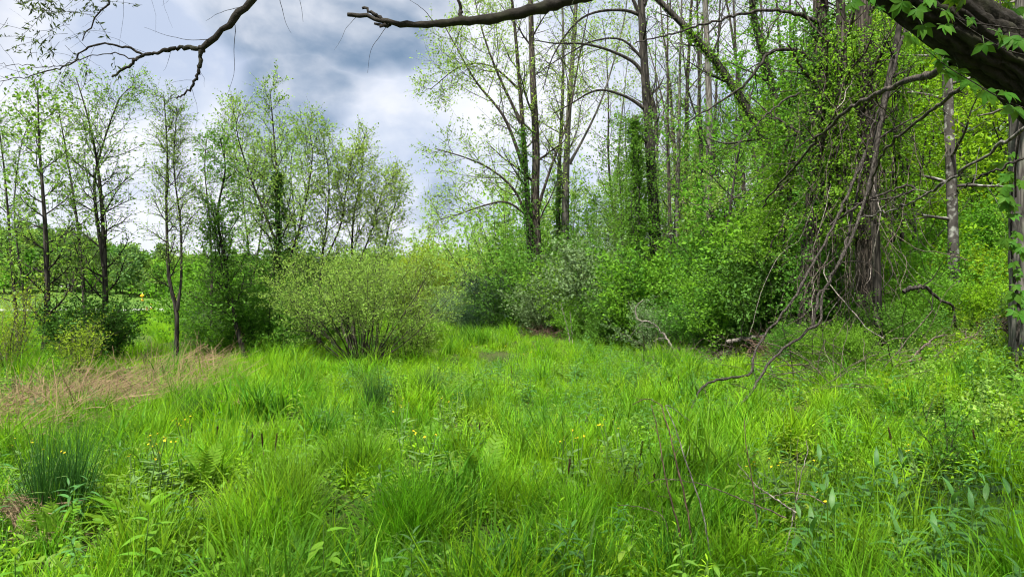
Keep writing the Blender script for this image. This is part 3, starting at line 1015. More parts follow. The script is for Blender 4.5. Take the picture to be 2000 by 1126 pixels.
# the big willow-like bush in the middle of the meadow
put_bush('willow_bush', 'big round light green bush standing alone in the middle of the meadow', G(708, 15.6), bush(41, 2.35, 2.4, 46, 30, 21, .048, .62, (4, 60), .015, .42, tw0=.40, lspread=.02), 'bark_brown', 'young')
put_bush('willow_bush', 'small leafy bush against the big bush\'s right side', G(800, 16.0), bush(42, 1.15, .4, 14, 16, 16, .05, .45, (4, 48), .014, .42), 'bark_brown', 'young')
put_bush('honeysuckle_shrub', 'dark green shrub at the foot of the twin stemmed tree', G(178, 15.8), bush(43, 1.4, .9, 40, 24, 18, .058, .38, (8, 52), .016, .6), 'bark_dark', 'deep')
put_bush('sapling_bush', 'small bright yellow green sapling in front of dark shrub', G(150, 13.2), bush(45, .95, .3, 12, 14, 12, .05, .3, (4, 38), .009, .35), 'twig_brown', 'gold')
put_bush('sapling_bush', 'yellowish feathery sapling at the left border', G(18, 13.6), bush(46, 1.7, .4, 14, 18, 12, .045, .4, (4, 36), .012, .35), 'twig_brown', 'gold')
SH = [  # px, depth, height, material, label
    (418, 18.0, 1.15, 'olive', 'grey green shrub right of the forked tree'),
    (425, 22.0, 1.7, 'mid', 'green shrub far behind the forked tree'),
    (447, 17.2, 1.1, 'fresh', 'low leafy shrub in front of the leaning vine tree'),
    (520, 17.2, 1.9, 'mid', 'dense green shrub tucked behind the big bush\'s left edge'),
    (575, 19.5, 2.3, 'mid', 'tall green shrub directly behind the big bush'),
    (430, 22.0, 2.4, 'fresh', 'fresh green shrub between the thin tree and leaning tree'),
    (640, 24.0, 2.8, 'fresh', 'tall fresh shrub behind the yellow green trees'),
]
for i, (px, Y, h, lm, lb) in enumerate(SH):
    shared_bush('thicket_shrub', lb, G(px, Y), h, i % 7, lm, i * 1.3, 'shrubs in the left thicket')

# ------------------------------------------------------------------ middle distance, centre
for i, (px, Y, h, w, lm, lb) in enumerate([
    (868, 58, 5.2, .8, 'gold', 'golden green round willow far across the meadow'),
    (918, 62, 4.6, .8, 'gold', 'second golden willow, right of the round one'),
    (815, 54, 5.0, .6, 'gold', 'golden leafed tree behind the big bush\'s right side'),
    (845, 66, 6.4, .5, 'young', 'upright yellow green tree rising above the golden willows'),
    (895, 74, 8.0, .5, 'young', 'thin topped pale tree on the skyline above the golden willows'),
    (945, 52, 6.5, .7, 'young', 'yellow green tree beside the tall twin trunks'),
    (780, 60, 4.6, .7, 'fresh', 'fresh green tree seen above the big bush'),
    (990, 46, 8.5, .7, 'young', 'leafy young tree left behind the tall twin trunks'),
    (700, 62, 5.4, .7, 'mid', 'green tree far behind the yellow green trees'),
]):
    rt = put_bush('willow_tree', lb, G(px, Y), bush(80 + i, h, w, 20, 22, 18, .24, 1.0, (4, 48), .045, .42, lspread=.1), 'bark_brown', lm, cat='tree', part='crown')
    for c in rt.children:
        if c.name.startswith('stems'): c.name = 'trunk'
for i, (px, Y, h, lm, lb) in enumerate([
    (900, 33, 1.9, 'olive', 'grey green feathery olive shrub at the far end of the meadow'),
    (925, 31, 1.15, 'cedar', 'dark low shrub beneath the grey green olive shrub'),
    (968, 33, 2.4, 'cedar', 'dark shrub left of the twin trunks at the meadow\'s end'),
    (1010, 31, 2.2, 'deep', 'deep green shrub under the twin trunks'),
    (868, 40, 1.6, 'olive', 'pale olive shrub left behind the dark low one'),
    (1065, 26.5, 2.1, 'olive', 'pale leafed rounded shrub at the wood\'s front corner'),
    (1100, 28, 3.4, 'mid', 'tall shrub right under the grey paired trunks'),
    (1150, 25.5, 2.4, 'fresh', 'bright arching shrub between pale shrub and vine tower'),
    (1135, 22.5, 1.3, 'fresh', 'low bright shrub in front of the arching one'),
    (1195, 23.5, 3.1, 'olive', 'silvery shrub at the left foot of the vine tower'),
    (1180, 21, 1.4, 'mid', 'low green shrub right of the two pale dead stalks'),
    (1235, 20.5, 1.9, 'deep', 'dark shrub hiding the vine tower\'s foot'),
    (1290, 19.5, 2.2, 'fresh', 'broad leafed shrub under the big dark trunk'),
    (1285, 17.8, 1.2, 'olive', 'whitish leafed low shrub beside the bleached dead branch'),
    (1340, 20, 2.6, 'mid', 'mid green shrub right of the big dark trunk'),
    (1350, 17.2, 1.5, 'mid', 'low shrub above the first brush pile'),
    (1405, 19, 2.8, 'fresh', 'bright shrub behind the brush piles'),
    (1440, 17, 2.0, 'fresh', 'leafy shrub left of the dark rounded one'),
    (1485, 16.4, 2.3, 'deep', 'dark rounded shrub left of the brown root mound'),
    (1520, 18.5, 3.2, 'fresh', 'tall bright shrub behind the dark rounded one'),
    (1575, 16.5, 2.1, 'mid', 'shrub growing behind the brown root mound'),
    (1615, 12.4, .8, 'fresh', 'low leafy shrub at the tangle\'s left foot'),
    (1668, 11.6, .7, 'fresh', 'low leafy shrub in front of the tangle trunk'),
    (1735, 12.6, .95, 'mid', 'green shrub at the tangle\'s right foot'),
    (1790, 13.5, 1.2, 'fresh', 'bright shrub between the tangle and the lichen trunk'),
    (1545, 13.2, .75, 'mid', 'low green shrub before the brown root mound'),
]):
    shared_bush('wood_edge_shrub', lb, G(px, Y), h, i % 7, lm, i * 2.1, 'shrubs along the edge of the wood')

# ------------------------------------------------------------------ tall trees right of the gap
def stem(ctrl, Y, ground=True):
    p = np.array([pix(a[0], a[1], a[2] if len(a) > 2 else Y) for a in ctrl])
    if ground:
        p[0, 2] = H(p[0, 0], p[0, 1]) - .1
    return spline(p, 24)


def tall_tree(seed, name, label, stems, lv, lf, bm, lm, group='tall trees of the wood'):
    b, c = make_tree(seed, stems, lv, lf, stem_sides=10)
    return put_tree(name, label, 'tree', stems[0][0][0], b, c, bm, lm, group)


LV = lambda k, ln, t0=.3, tk=9, tw=.9, trop=(0, 0, .05), ang=(35, 68), prof='tall': [
    dict(k=k, t0=t0, t1=.99, ang=ang, len=ln, prof=prof, n=9, bend=.10, trop=trop, rf=.36, rmin=.012, sides=4),
    dict(k=tk, t0=.12, t1=1, ang=(25, 62), len=tw, n=4, bend=.12, trop=(0, 0, .03), rf=.5, rmin=.006, sides=3)]

Y = 29
tall_tree(201, 'maple_tree', 'tall tree with twin trunks and wide leafy left side beside open sky',
          [(stem([(1052, 600), (1050, 520), (1045, 400), (1047, 290), (1040, 140), (1036, 0), (1030, -160), (1020, -300)], Y), .24, .05),
           (stem([(1046, 560), (1034, 450), (1022, 260), (1012, 130), (1002, 20), (985, -120)], Y), .17, .04),
           (stem([(1044, 470), (1010, 380), (965, 335), (915, 310), (850, 290)], Y, False), .075, .02),
           (stem([(1024, 330), (985, 230), (930, 160), (890, 90), (868, 50)], Y, False), .085, .02),
           (stem([(1018, 240), (975, 150), (945, 70), (925, -10)], Y, False), .075, .02),
           (stem([(1030, 420), (990, 395), (950, 400), (890, 420), (850, 430)], Y, False), .055, .015),
           (stem([(1046, 420), (1075, 330), (1110, 230), (1130, 120), (1150, 20)], Y, False), .07, .02),
           (stem([(1020, 180), (960, 130), (900, 130), (840, 175)], Y, False), .055, .015)],
          LV(13, 2.0, .25, 13, .85), [dict(k=11, size=.10, spread=.07), dict(on=1, k=10, size=.085, spread=.06, t0=.4)], 'bark_brown', 'young')
tall_tree(202, 'poplar_tree', 'grey paired trunks standing right of the twin trunked tree',
          [(stem([(1105, 600), (1104, 470), (1106, 330), (1112, 200), (1122, 60), (1130, -100), (1135, -260)], 31), .21, .04),
           (stem([(1092, 590), (1090, 450), (1092, 330), (1098, 210), (1100, 60), (1090, -120)], 31.5), .15, .03),
           (stem([(1112, 320), (1150, 250), (1180, 180), (1215, 60), (1230, -40)], 31, False), .06, .02)],
          LV(16, 1.9, .3, 12, .85), [dict(k=12, size=.10, spread=.07), dict(on=1, k=10, size=.085, spread=.06, t0=.4)], 'bark_grey', 'young')
p = stem([(1091, 560), (1090, 470), (1091, 400), (1094, 340)], 31.2)
vine_mass(34, 'climbing_vine', 'vine coating the lower half of the grey paired trunks', p, lambda t: .42 - .1 * t, 2400, .09, 'mid')
p = stem([(1040, 520), (1030, 430), (1023, 330), (1020, 250)], 28.7, False)
vine_mass(35, 'climbing_vine', 'thin ivy up the left of the twin trunks', p, lambda t: .34 - .12 * t, 1800, .08, 'mid')

# the big dark trunk with the vine tower
Yt = 21.5
tall_tree(203, 'dark_tree', 'big dark trunk with arching left limbs beside the vine tower',
          [(stem([(1290, 600), (1283, 520), (1276, 400), (1270, 300), (1262, 180), (1255, 60), (1250, -60), (1246, -240)], Yt), .23, .07),
           (stem([(1273, 290), (1282, 250), (1275, 200), (1268, 178)], Yt, False), .085, .06),
           (stem([(1262, 214), (1225, 190), (1180, 176), (1150, 182), (1120, 200), (1080, 222)], Yt, False), .06, .014),
           (stem([(1260, 150), (1235, 120), (1180, 95), (1130, 85), (1085, 85), (1040, 78)], Yt, False), .065, .014),
           (stem([(1258, 118), (1215, 78), (1160, 80), (1110, 105), (1060, 135)], Yt, False), .045, .012),
           (stem([(1254, 30), (1215, 20), (1160, 25), (1120, 50), (1080, 110), (1062, 170)], Yt, False), .055, .012),
           (stem([(1254, 40), (1225, -20), (1180, -60), (1130, -90)], Yt, False), .07, .02),
           (stem([(1256, 10), (1290, -50), (1340, -100)], Yt, False), .07, .02)],
          LV(7, 1.1, .35, 7, .6, (0, 0, .02)), [dict(k=2, size=.055, spread=.05)], 'bark_dark', 'young')
p = stem([(1250, 590), (1246, 500), (1243, 420), (1243, 330), (1240, 260), (1240, 232)], 21.0)
vine_mass(36, 'vine_tower', 'dark green tower of vines on a dead stub beside the big dark trunk', p, lambda t: (.58 * (1 - t) ** .9 + .16) * (1 + .22 * np.sin(t * 23)), 11000, .066, 'mid', sprays=520, spray_len=.9, stems=8)
b = Geo(); tube1(b, stem([(1252, 600), (1247, 480), (1243, 340), (1240, 228)], 21.15), .13, .09, 8)
tag(link('dead_stub', b.mesh('dead_stub', M['bark_grey'], smooth=True)), 'dead snag sticking out of the top of the vine tower', 'dead tree')
p = stem([(1284, 560), (1278, 450), (1272, 340), (1268, 290)], 21.4)
vine_mass(37, 'climbing_vine', 'light vine leaves clinging to the big dark trunk', p, lambda t: .33 - .05 * t, 900, .06, 'fresh', sprays=40, stems=3)

# the slim stems in the wood between the dark trunk and the tangle
BARE = LV(14, 1.2, .3, 7, .7, (0, 0, .05), (30, 60))
SLIM = [
    ('slim_tree', 'slim brown stem just right of the big dark trunk', [[(1312, 590), (1308, 420), (1305, 280), (1304, 120), (1304, -60)]], 25, .085, 'bark_brown', 'young', 2),
    ('slim_tree', 'pale grey slim trunk forking low, behind the big dark trunk', [[(1318, 600), (1322, 420), (1326, 280), (1328, 130), (1334, -80)], [(1322, 470), (1310, 440), (1304, 330), (1300, 220)]], 25.5, .12, 'bark_grey', 'young', 2),
    ('slim_tree', 'dark slim tree half way between dark trunk and diagonal trunk', [[(1374, 600), (1372, 460), (1370, 320), (1366, 180), (1362, 20), (1360, -90)]], 26, .12, 'bark_dark', 'young', 3),
    ('slim_tree', 'dark slim tree close right of its twin behind the shrubs', [[(1392, 600), (1390, 470), (1392, 340), (1398, 200), (1404, 60), (1410, -90)]], 27, .10, 'bark_brown', 'young', 3),
    ('slim_tree', 'thin crooked tree in front of the hillside, right of the slim pair', [[(1428, 600), (1424, 480), (1410, 380), (1380, 280), (1345, 180), (1330, 60)]], 24, .07, 'bark_dark', 'young', 3),
    ('slim_tree', 'slim straight tree crossing behind the diagonal trunk', [[(1462, 600), (1455, 450), (1450, 300), (1440, 150), (1432, 0), (1430, -90)]], 28, .11, 'bark_brown', 'young', 3),
    ('slim_tree', 'straight grey tree above the diagonal trunk\'s leafy base', [[(1540, 600), (1545, 420), (1546, 250), (1544, 100), (1542, -90)]], 24, .12, 'bark_brown', 'fresh', 4),
]
for i, (nm, lb, ss, Yd, r, bm, lm, lk) in enumerate(SLIM):
    sts = [(stem(s, Yd, j == 0), r * (1 if j == 0 else .6), .02) for j, s in enumerate(ss)]
    tall_tree(220 + i, nm, lb, sts, BARE, [dict(k=lk * 2, size=.085, spread=.06)], bm, lm, 'slim trees of the wood')

# diagonal ivy clad trunk
diag = stem([(1560, 560), (1535, 420), (1500, 290), (1445, 190), (1385, 105), (1330, 45), (1275, -10), (1200, -80)], 17)
tall_tree(240, 'leaning_tree', 'ivy coated trunk leaning far left across the sky', [(diag, .15, .06)], LV(12, 1.3, .3, 7, .7), [dict(k=3, size=.06, spread=.05)], 'bark_dark', 'fresh')
vine_mass(38, 'climbing_vine', 'green ivy sleeve on the far left leaning trunk', diag[2:19], lambda t: .24 - .09 * t, 3600, .06, 'fresh', sprays=70, spray_len=.3)
d2 = stem([(1570, 520), (1545, 330), (1510, 180), (1492, 110), (1474, 40), (1462, -60)], 16.5)
tall_tree(241, 'ivy_tree', 'steep ivy clad trunk right of the leaning ivy trunk', [(d2, .13, .07)], LV(10, 1.2, .35, 7, .7), [dict(k=3, size=.06, spread=.05)], 'bark_dark', 'fresh')
vine_mass(39, 'climbing_vine', 'ivy leaves on the steep trunk above the leafy mass', d2[3:], lambda t: .25 - .08 * t, 3400, .06, 'mid', sprays=80, spray_len=.3)

# the vine draped trunks of the tangle
YT = 13.6
tg1 = stem([(1572, 660), (1580, 520), (1592, 360), (1600, 200), (1602, 60), (1604, -120)], YT)
tall_tree(242, 'shaggy_trunk_tree', 'thick dark trunk hung with vines, left of the tangle', [(tg1, .19, .13)], LV(12, 1.6, .4, 8, .7), [dict(k=5, size=.06, spread=.06)], 'bark_brown', 'fresh')
vine_mass(40, 'climbing_vine', 'heavy dark ivy wrapped round the thick vine hung trunk', tg1[3:20], lambda t: .46 - .2 * t, 6500, .06, 'mid', sprays=200, spray_len=.55, stems=7)
tg2 = stem([(1700, 690), (1694, 560), (1690, 430), (1692, 280), (1688, 120), (1686, -100)], 13.2)
tg2b = stem([(1690, 470), (1655, 390), (1640, 280), (1645, 160), (1640, -40)], 13.2, False)
tall_tree(243, 'tangle_tree', 'thick brown trunk in the midst of the dead vine tangle', [(tg2, .22, .12), (tg2b, .13, .08)], LV(9, 1.5, .45, 8, .7), [dict(k=6, size=.06, spread=.06)], 'bark_brown', 'fresh')
tg3 = stem([(1715, 690), (1712, 520), (1706, 330), (1725, 210), (1750, 90), (1765, -10)], 12.4)
tall_tree(244, 'slim_tree', 'dark slim stem curving right above the tangle', [(tg3, .085, .05)], LV(8, 1.0, .5, 7, .6), [dict(k=4, size=.06, spread=.05)], 'bark_dark', 'fresh')
vine_mass(47, 'climbing_vine', 'bright leafy vine curtain between the two tangle trunks', stem([(1640, 470), (1635, 330), (1640, 180), (1650, 60)], 13.0, False), lambda t: .48 + .14 * np.sin(t * 9), 4800, .058, 'fresh', sprays=240, spray_len=.7)
vine_mass(48, 'climbing_vine', 'leafy vines hanging right of the brown tangle trunk', stem([(1740, 470), (1740, 300), (1745, 170), (1735, 10)], 13.4, False), lambda t: .5 + .1 * np.sin(t * 9), 4000, .058, 'fresh', sprays=140, spray_len=.6)
vine_mass(49, 'climbing_vine', 'leafy vine mass filling the space left of the shaggy trunk', stem([(1500, 520), (1520, 400), (1535, 290), (1545, 190)], 15.5, False), lambda t: .8 - .3 * t, 7500, .06, 'fresh', sprays=240, spray_len=.7)

vine_mass(50, 'climbing_vine', 'leafy vines high between the steep ivy trunk and shaggy trunk', stem([(1555, 330), (1560, 230), (1565, 120), (1570, 10)], 15.0, False), lambda t: .62 + .12 * np.sin(t * 8), 4200, .062, 'fresh', sprays=200, spray_len=.7)
vine_mass(51, 'climbing_vine', 'bright leafy vines high above the right of the tangle', stem([(1780, 330), (1785, 230), (1780, 120), (1775, 10)], 15.5, False), lambda t: .7 + .12 * np.sin(t * 8), 4200, .066, 'maple', sprays=200, spray_len=.8)

# lichen spotted trunk
lt = stem([(1864, 600), (1862, 480), (1858, 350), (1852, 200), (1848, 80), (1846, -100)], 14.5)
tall_tree(245, 'lichen_tree', 'straight trunk mottled with pale lichen, right of the tangle', [(lt, .115, .085)], LV(12, 2.4, .25, 8, 1.0, (0, 0, .0), (60, 90)), [dict(k=10, size=.085, spread=.08, asp=.75)], 'bark_lichen', 'maple')

# ------------------------------------------------------------------ the wood on the slope
def foot_at(y):
    return float(np.interp(y, FOOT[:, 0], FOOT[:, 1]))


def pick_spots(rng, n, y0, y1, px0, px1, dmin, sep):
    out = []
    tries = 0
    while len(out) < n and tries < 6000:
        tries += 1
        y = y0 + (y1 - y0) * rng.random() ** 0.8
        px = rng.uniform(px0, px1)
        x = (px - 1000) / 1333 * y
        if x < foot_at(y) + dmin: continue
        if any((x - a) ** 2 + (y - b) ** 2 < sep ** 2 for a, b in out): continue
        out.append((x, y))
    return out


def meshes(geo, bm, lm, part='crown', stem_name='trunk'):
    return [(stem_name, geo[0].mesh(stem_name, M[bm], smooth=True)), (part, geo[1].mesh(part, M[lm]))]


def stand(kinds, spots, name, fmt, cat, group, rng, s0=.85, s1=1.25, sub=0.15):
    spots = sorted(spots, key=screen_x)
    for i, (x, y) in enumerate(spots):
        k = kinds[rng.integers(0, len(kinds))]
        root = thing(name, fmt % ordinal(i), cat, (x, y, H(x, y) - sub), group)
        s = rng.uniform(s0, s1)
        root.rotation_euler = (rng.normal(0, .03), rng.normal(0, .03), rng.random() * 6.28)
        root.scale = (s, s, s)
        for nm, me in k:
            link(nm, me, root)


def hillside():
    rng = np.random.default_rng(77)
    slim = [meshes(stand_tree(301, 15, .13, leafk=5, size=.12, k=20, limb=1.7, t0=.35, tk=6, twig=.8), 'bark_brown', 'fresh'),
            meshes(stand_tree(302, 17, .15, leafk=3, size=.12, k=18, limb=2.0, t0=.45, tk=6, twig=.8), 'bark_grey', 'young'),
            meshes(stand_tree(303, 13, .10, leafk=6, size=.12, k=22, limb=1.7, t0=.3, tk=6, twig=.7), 'bark_dark', 'fresh'),
            meshes(stand_tree(304, 16, .12, leafk=2, size=.11, k=20, limb=1.6, t0=.4, tk=7, twig=.8), 'bark_brown', 'young')]
    stand(slim, pick_spots(rng, 22, 24, 56, 1150, 1680, 2.5, 2.2), 'wood_tree', 'tall slim tree on the slope behind the front trees, %s from the left',
          'tree', 'slim trees standing on the wooded slope', rng)
    leafy = [meshes(stand_tree(311, 9, .09, leafk=22, size=.13, k=24, limb=2.3, t0=.12, tk=8, twig=.9), 'bark_dark', 'fresh'),
             meshes(stand_tree(312, 7.5, .08, leafk=22, size=.13, k=22, limb=2.1, t0=.10, tk=8, twig=.9), 'bark_dark', 'fresh'),
             meshes(stand_tree(313, 8.5, .08, leafk=22, size=.13, k=22, limb=2.0, t0=.15, tk=8, twig=.8), 'bark_brown', 'young'),
             meshes(stand_tree(314, 6.5, .07, leafk=22, size=.13, k=22, limb=2.0, t0=.08, tk=8, twig=.8), 'bark_dark', 'mid')]
    stand(leafy, pick_spots(rng, 62, 19, 52, 1010, 1780, .8, 1.4), 'understory_tree', 'leafy understory tree low on the slope, %s from the left',
          'tree', 'leafy understory trees of the wooded slope', rng, .5, .88)
    maples = [meshes(stand_tree(321, 9.5, .10, leafk=20, size=.14, k=26, limb=2.6, t0=.15, tk=9, twig=1.0), 'bark_dark', 'maple'),
              meshes(stand_tree(322, 8, .08, leafk=20, size=.14, k=24, limb=2.4, t0=.10, tk=9, twig=1.0), 'bark_dark', 'maple'),
              meshes(stand_tree(323, 11, .12, leafk=18, size=.14, k=26, limb=2.6, t0=.2, tk=9, twig=1.0), 'bark_brown', 'maple')]
    stand(maples, pick_spots(rng, 34, 17, 46, 1690, 2130, 3.0, 1.8), 'maple_tree', 'yellow green maple on the slope behind the leaning trunk, %s from the left',
          'tree', 'backlit maples on the right of the slope', rng, .75, 1.2)
    big = [meshes(stand_tree(331, 20, .24, leafk=14, size=.19, k=26, limb=3.6, t0=.3, tk=9, twig=1.2), 'bark_brown', 'fresh'),
           meshes(stand_tree(332, 22, .22, leafk=13, size=.19, k=26, limb=3.4, t0=.35, tk=9, twig=1.2), 'bark_grey', 'young')]
    stand(big, pick_spots(rng, 13, 45, 85, 1560, 2050, 8, 4), 'high_tree', 'high slope tree far back in the wood, %s from the left',
          'tree', 'tall trees at the back of the wood', rng, .8, 1.1)
    low = [meshes(bush(341 + i, h, .6, 20, 16, 20, .085, .5, (8, 66), .011, .6), 'twig_brown', lm, 'foliage', 'stems')
           for i, (h, lm) in enumerate(((1.5, 'fresh'), (1.2, 'mid'), (1.8, 'fresh'), (1.0, 'maple'), (1.4, 'maple')))]
    stand(low[:3], pick_spots(rng, 34, 15.5, 34, 1080, 1720, .7, 1.25), 'slope_shrub', 'low leafy shrub on the slope under the slim trees, %s from the left',
          'shrub', 'low shrubs on the wooded slope', rng, .7, 1.3, .02)
    stand(low[2:], pick_spots(rng, 40, 12.5, 28, 1700, 2080, 2.4, 1.0), 'slope_sapling', 'bright low sapling on the right hand slope, %s from the left',
          'shrub', 'bright saplings on the right of the slope', rng, .45, .95, .02)


hillside()

# ------------------------------------------------------------------ the tangle of dead vines
def tangle():
    rng = np.random.default_rng(91)
    base = pix(1660, 700, 12.6); base[2] = H(base[0], base[1])
    root = thing('vine_tangle', 'curtain of grey brown dead vines hanging round the tangle trunks', 'vine', base)
    for (nm, n, r, mt) in (('hanging_vines', 36, .007, 'vinewood'), ('fine_tendrils', 170, .0045, 'twig_brown'), ('bleached_vines', 14, .007, 'deadwood')):
        g = Geo()
        px = rng.normal(1668, 58, n); py = rng.uniform(130, 560, n); Yd = rng.normal(12.9, .45, n)
        P = np.array([pix(a, b, c) for a, b, c in zip(px, py, Yd)])
        D = np.column_stack([rng.normal(0, .28, n), rng.normal(0, .3, n), -np.ones(n)])
        Ln = rng.uniform(.8, 3.0, n)
        q, _ = grow(rng, P, D, Ln, 14, .21, (0, 0, -.05))
        gz = height(q[:, :, 0], q[:, :, 1]) - .02
        q[:, :, 2] = np.maximum(q[:, :, 2], gz)
        tubes(g, q, r * rng.uniform(.5, 1.5, (n, 1)) * np.ones((1, 14)), 4)
        o = link(nm, g.mesh(nm, M[mt], base, True), root)
        o['kind'] = 'stuff'
    g = Geo()   # skirt of fallen twigs in front
    n = 120
    px = rng.normal(1655, 60, n)
    P = np.array([pix(a, 740, rng.uniform(9.3, 12.2)) for a in px]); P[:, 2] = height(P[:, 0], P[:, 1]) + rng.random(n) * .1
    D = np.column_stack([rng.normal(0, 1, n), rng.normal(-.2, .6, n), rng.uniform(.1, 1.1, n)])
    q, _ = grow(rng, P, D, rng.uniform(.5, 1.5, n), 9, .13, (0, 0, -.09))
    q[:, :, 2] = np.maximum(q[:, :, 2], height(q[:, :, 0], q[:, :, 1]))
    tubes(g, q, .006 * rng.uniform(.5, 1.5, (n, 1)) * np.ones((1, 9)), 3)
    o = link('fallen_twigs', g.mesh('fallen_twigs', M['twig_brown'], base, True), root); o['kind'] = 'stuff'


tangle()


def limb(name, label, cat, ctrl, r0, r1, mt, n=36, side=None, seed=0, group=None, knob=.06, wob=.012, sides=8, rest=False):
    """A single branch drawn through its control points with its side twigs."""
    rng = np.random.default_rng(1000 + seed)
    p = path(ctrl, n)
    p[1:-1] += rng.normal(0, wob, (n - 2, 3))
    if rest:
        p[-1, 2] = H(p[-1, 0], p[-1, 1])
    g = Geo()
    tube1(g, p, r0, r1, sides, .8, knob, rng)
    if side:
        pts = p[None]; dirs = unit(np.gradient(pts, axis=1)); rad = np.linspace(r0, r1, n)[None]
        b = branch_out(rng, g, dict(k=side[0], t0=side[2] if len(side) > 2 else .2, t1=.98, ang=(30, 70), len=side[1], n=8, bend=.14, trop=(0, 0, -.02), rf=.4, rmin=.003, sides=4), pts, dirs, rad)
        branch_out(rng, g, dict(k=3, t0=.3, t1=1, ang=(25, 60), len=side[1] * .4, n=5, bend=.14, trop=(0, 0, 0), rf=.5, rmin=.002, sides=3), *b)
    base = p[0] if p[0, 2] < p[-1, 2] else p[-1]
    o = link(name, g.mesh(name, M[mt], base, True), loc=tuple(base))
    return tag(o, label, cat, group)


limb('fallen_liana', 'long dark dead limb snaking out of the tangle to the meadow', 'branch', [(1770, 40, 12.0), (1722, 230, 11.8), (1700, 350, 11.6), (1662, 470, 11.2), (1612, 560, 10.9), (1600, 625, 10.7), (1545, 668, 10.3), (1500, 712, 9.9), (1462, 772, 9.3), (1430, 793, 8.9), (1388, 802, 8.5)], .030, .017, 'vinewood', 70, (9, .5, .3), 1, 'dead limbs reaching out of the tangle', .12, .012)
limb('fallen_liana', 'thinner dead limb ending in a bent hook above the long one', 'branch', [(1690, 300, 12.0), (1635, 425, 11.6), (1590, 510, 11.2), (1545, 590, 10.8), (1500, 645, 10.5), (1473, 690, 10.2), (1466, 728, 10.0), (1425, 738, 9.8), (1380, 748, 9.4), (1362, 772, 9.0), (1350, 797, 8.6)], .028, .013, 'vinewood', 64, (8, .45, .3), 2, 'dead limbs reaching out of the tangle', .12, .010)
limb('twisted_vine', 'twisted rope like vine trunk rising through the tangle', 'vine', [(1590, 640, 11.2), (1596, 590, 11.3), (1630, 530, 11.6), (1650, 480, 11.8), (1668, 400, 12.0), (1690, 300, 12.2), (1718, 210, 12.3)], .028, .014, 'vinewood', 40, (10, .6), 3, None, .12, .02)
limb('looping_vine', 'dark vine looping sideways out of the tangle', 'vine', [(1620, 440, 11.8), (1680, 400, 11.6), (1740, 372, 11.4), (1780, 362, 11.3), (1786, 370, 11.3), (1750, 385, 11.5), (1700, 392, 11.8), (1660, 400, 12.0)], .022, .014, 'vinewood', 44, None, 4)
limb('dead_branch', 'long bare branch slanting from the leaning trunk down to the tangle', 'branch', [(1858, 127, 4.2), (1780, 155, 5.2), (1690, 195, 6.5), (1640, 228, 7.4), (1580, 292, 8.6), (1545, 335, 9.4), (1510, 375, 10.2), (1490, 405, 10.8)], .026, .012, 'bark_brown', 44, (5, .6, .3), 5, 'bare branches under the leaning trunk')
limb('dead_branch', 'second bare branch below, curving from leaning trunk to tangle', 'branch', [(1900, 155, 4.4), (1850, 190, 5.6), (1790, 238, 7.0), (1740, 280, 8.2), (1715, 320, 9.4), (1702, 370, 10.6), (1690, 420, 11.6)], .018, .012, 'bark_brown', 40, (4, .5, .3), 6, 'bare branches under the leaning trunk')
limb('dead_branch', 'bare branch crossing from right border low past lichen trunk', 'branch', [(2010, 245, 6.0), (1930, 300, 6.5), (1860, 345, 7.0), (1800, 385, 7.6), (1740, 410, 8.4), (1680, 425, 9.2)], .017, .008, 'bark_grey', 40, (6, .5, .3), 7, 'bare branches under the leaning trunk')
limb('dead_branch', 'dark short branch entering at the right border', 'branch', [(2010, 305, 6.0), (1950, 330, 6.2), (1900, 352, 6.5), (1862, 380, 6.8)], .013, .005, 'bark_dark', 30, (4, .4, .3), 8, 'bare branches under the leaning trunk')
limb('arched_branch', 'thin arched branch high across the sky to the shaggy trunk', 'branch', [(1600, 45, 13.4), (1560, 28, 13.4), (1500, 20, 13.4), (1430, 32, 13.4), (1350, 55, 13.4), (1290, 72, 13.4), (1240, 85, 13.4)], .045, .012, 'bark_dark', 44, (7, .7), 9, 'dark branches arching off the shaggy trunk')
limb('arched_branch', 'dark branch humping out left below the high arched one', 'branch', [(1592, 118, 13.4), (1560, 100, 13.4), (1510, 100, 13.4), (1485, 125, 13.4), (1460, 160, 13.4), (1420, 190, 13.4), (1380, 215, 13.4), (1340, 240, 13.4)], .045, .012, 'bark_dark', 44, (8, .7), 10, 'dark branches arching off the shaggy trunk')
limb('dead_branch', 'dark forked dead branch slanting across the leaves left of the shaggy trunk', 'branch', [(1560, 182, 12.6), (1520, 205, 12.4), (1485, 235, 12.2), (1460, 262, 12.0), (1420, 300, 11.8)], .022, .008, 'bark_dark', 30, (5, .6), 11)
limb('dead_branch', 'fallen dark branch right of the tangle\'s foot', 'branch', [(1765, 570, 12), (1800, 560, 12), (1838, 585, 12), (1868, 600, 12)], .045, .02, 'bark_dark', 24, (4, .5), 12, rest=True)
limb('bleached_branch', 'bleached forked dead branch lying against the pale low shrub', 'branch', [(1333, 722, 16.2), (1320, 690, 16.4), (1298, 655, 16.6), (1275, 632, 16.8), (1245, 622, 17.0), (1242, 600, 17.0), (1256, 585, 17.0)], .040, .008, 'deadwood', 36, (7, .6, .3), 13)
limb('pale_stalk', 'left of two thin pale dead stalks before the shrubs', 'dead stalk', [(1114, 672, 21.5), (1108, 640, 21.5), (1096, 590, 21.5)], .022, .008, 'deadwood', 16, None, 14, 'pair of pale dead stalks')
limb('pale_stalk', 'right of two thin pale dead stalks before the shrubs', 'dead stalk', [(1120, 690, 20.5), (1117, 650, 20.5), (1113, 608, 20.5)], .020, .007, 'deadwood', 16, None, 15, 'pair of pale dead stalks')
limb('fallen_log', 'pale fallen log lying between the brush piles and the root mound', 'log', [(1420, 668, 15.6), (1450, 662, 15.5), (1495, 655, 15.3)], .05, .035, 'deadwood', 16, (3, .4), 16)
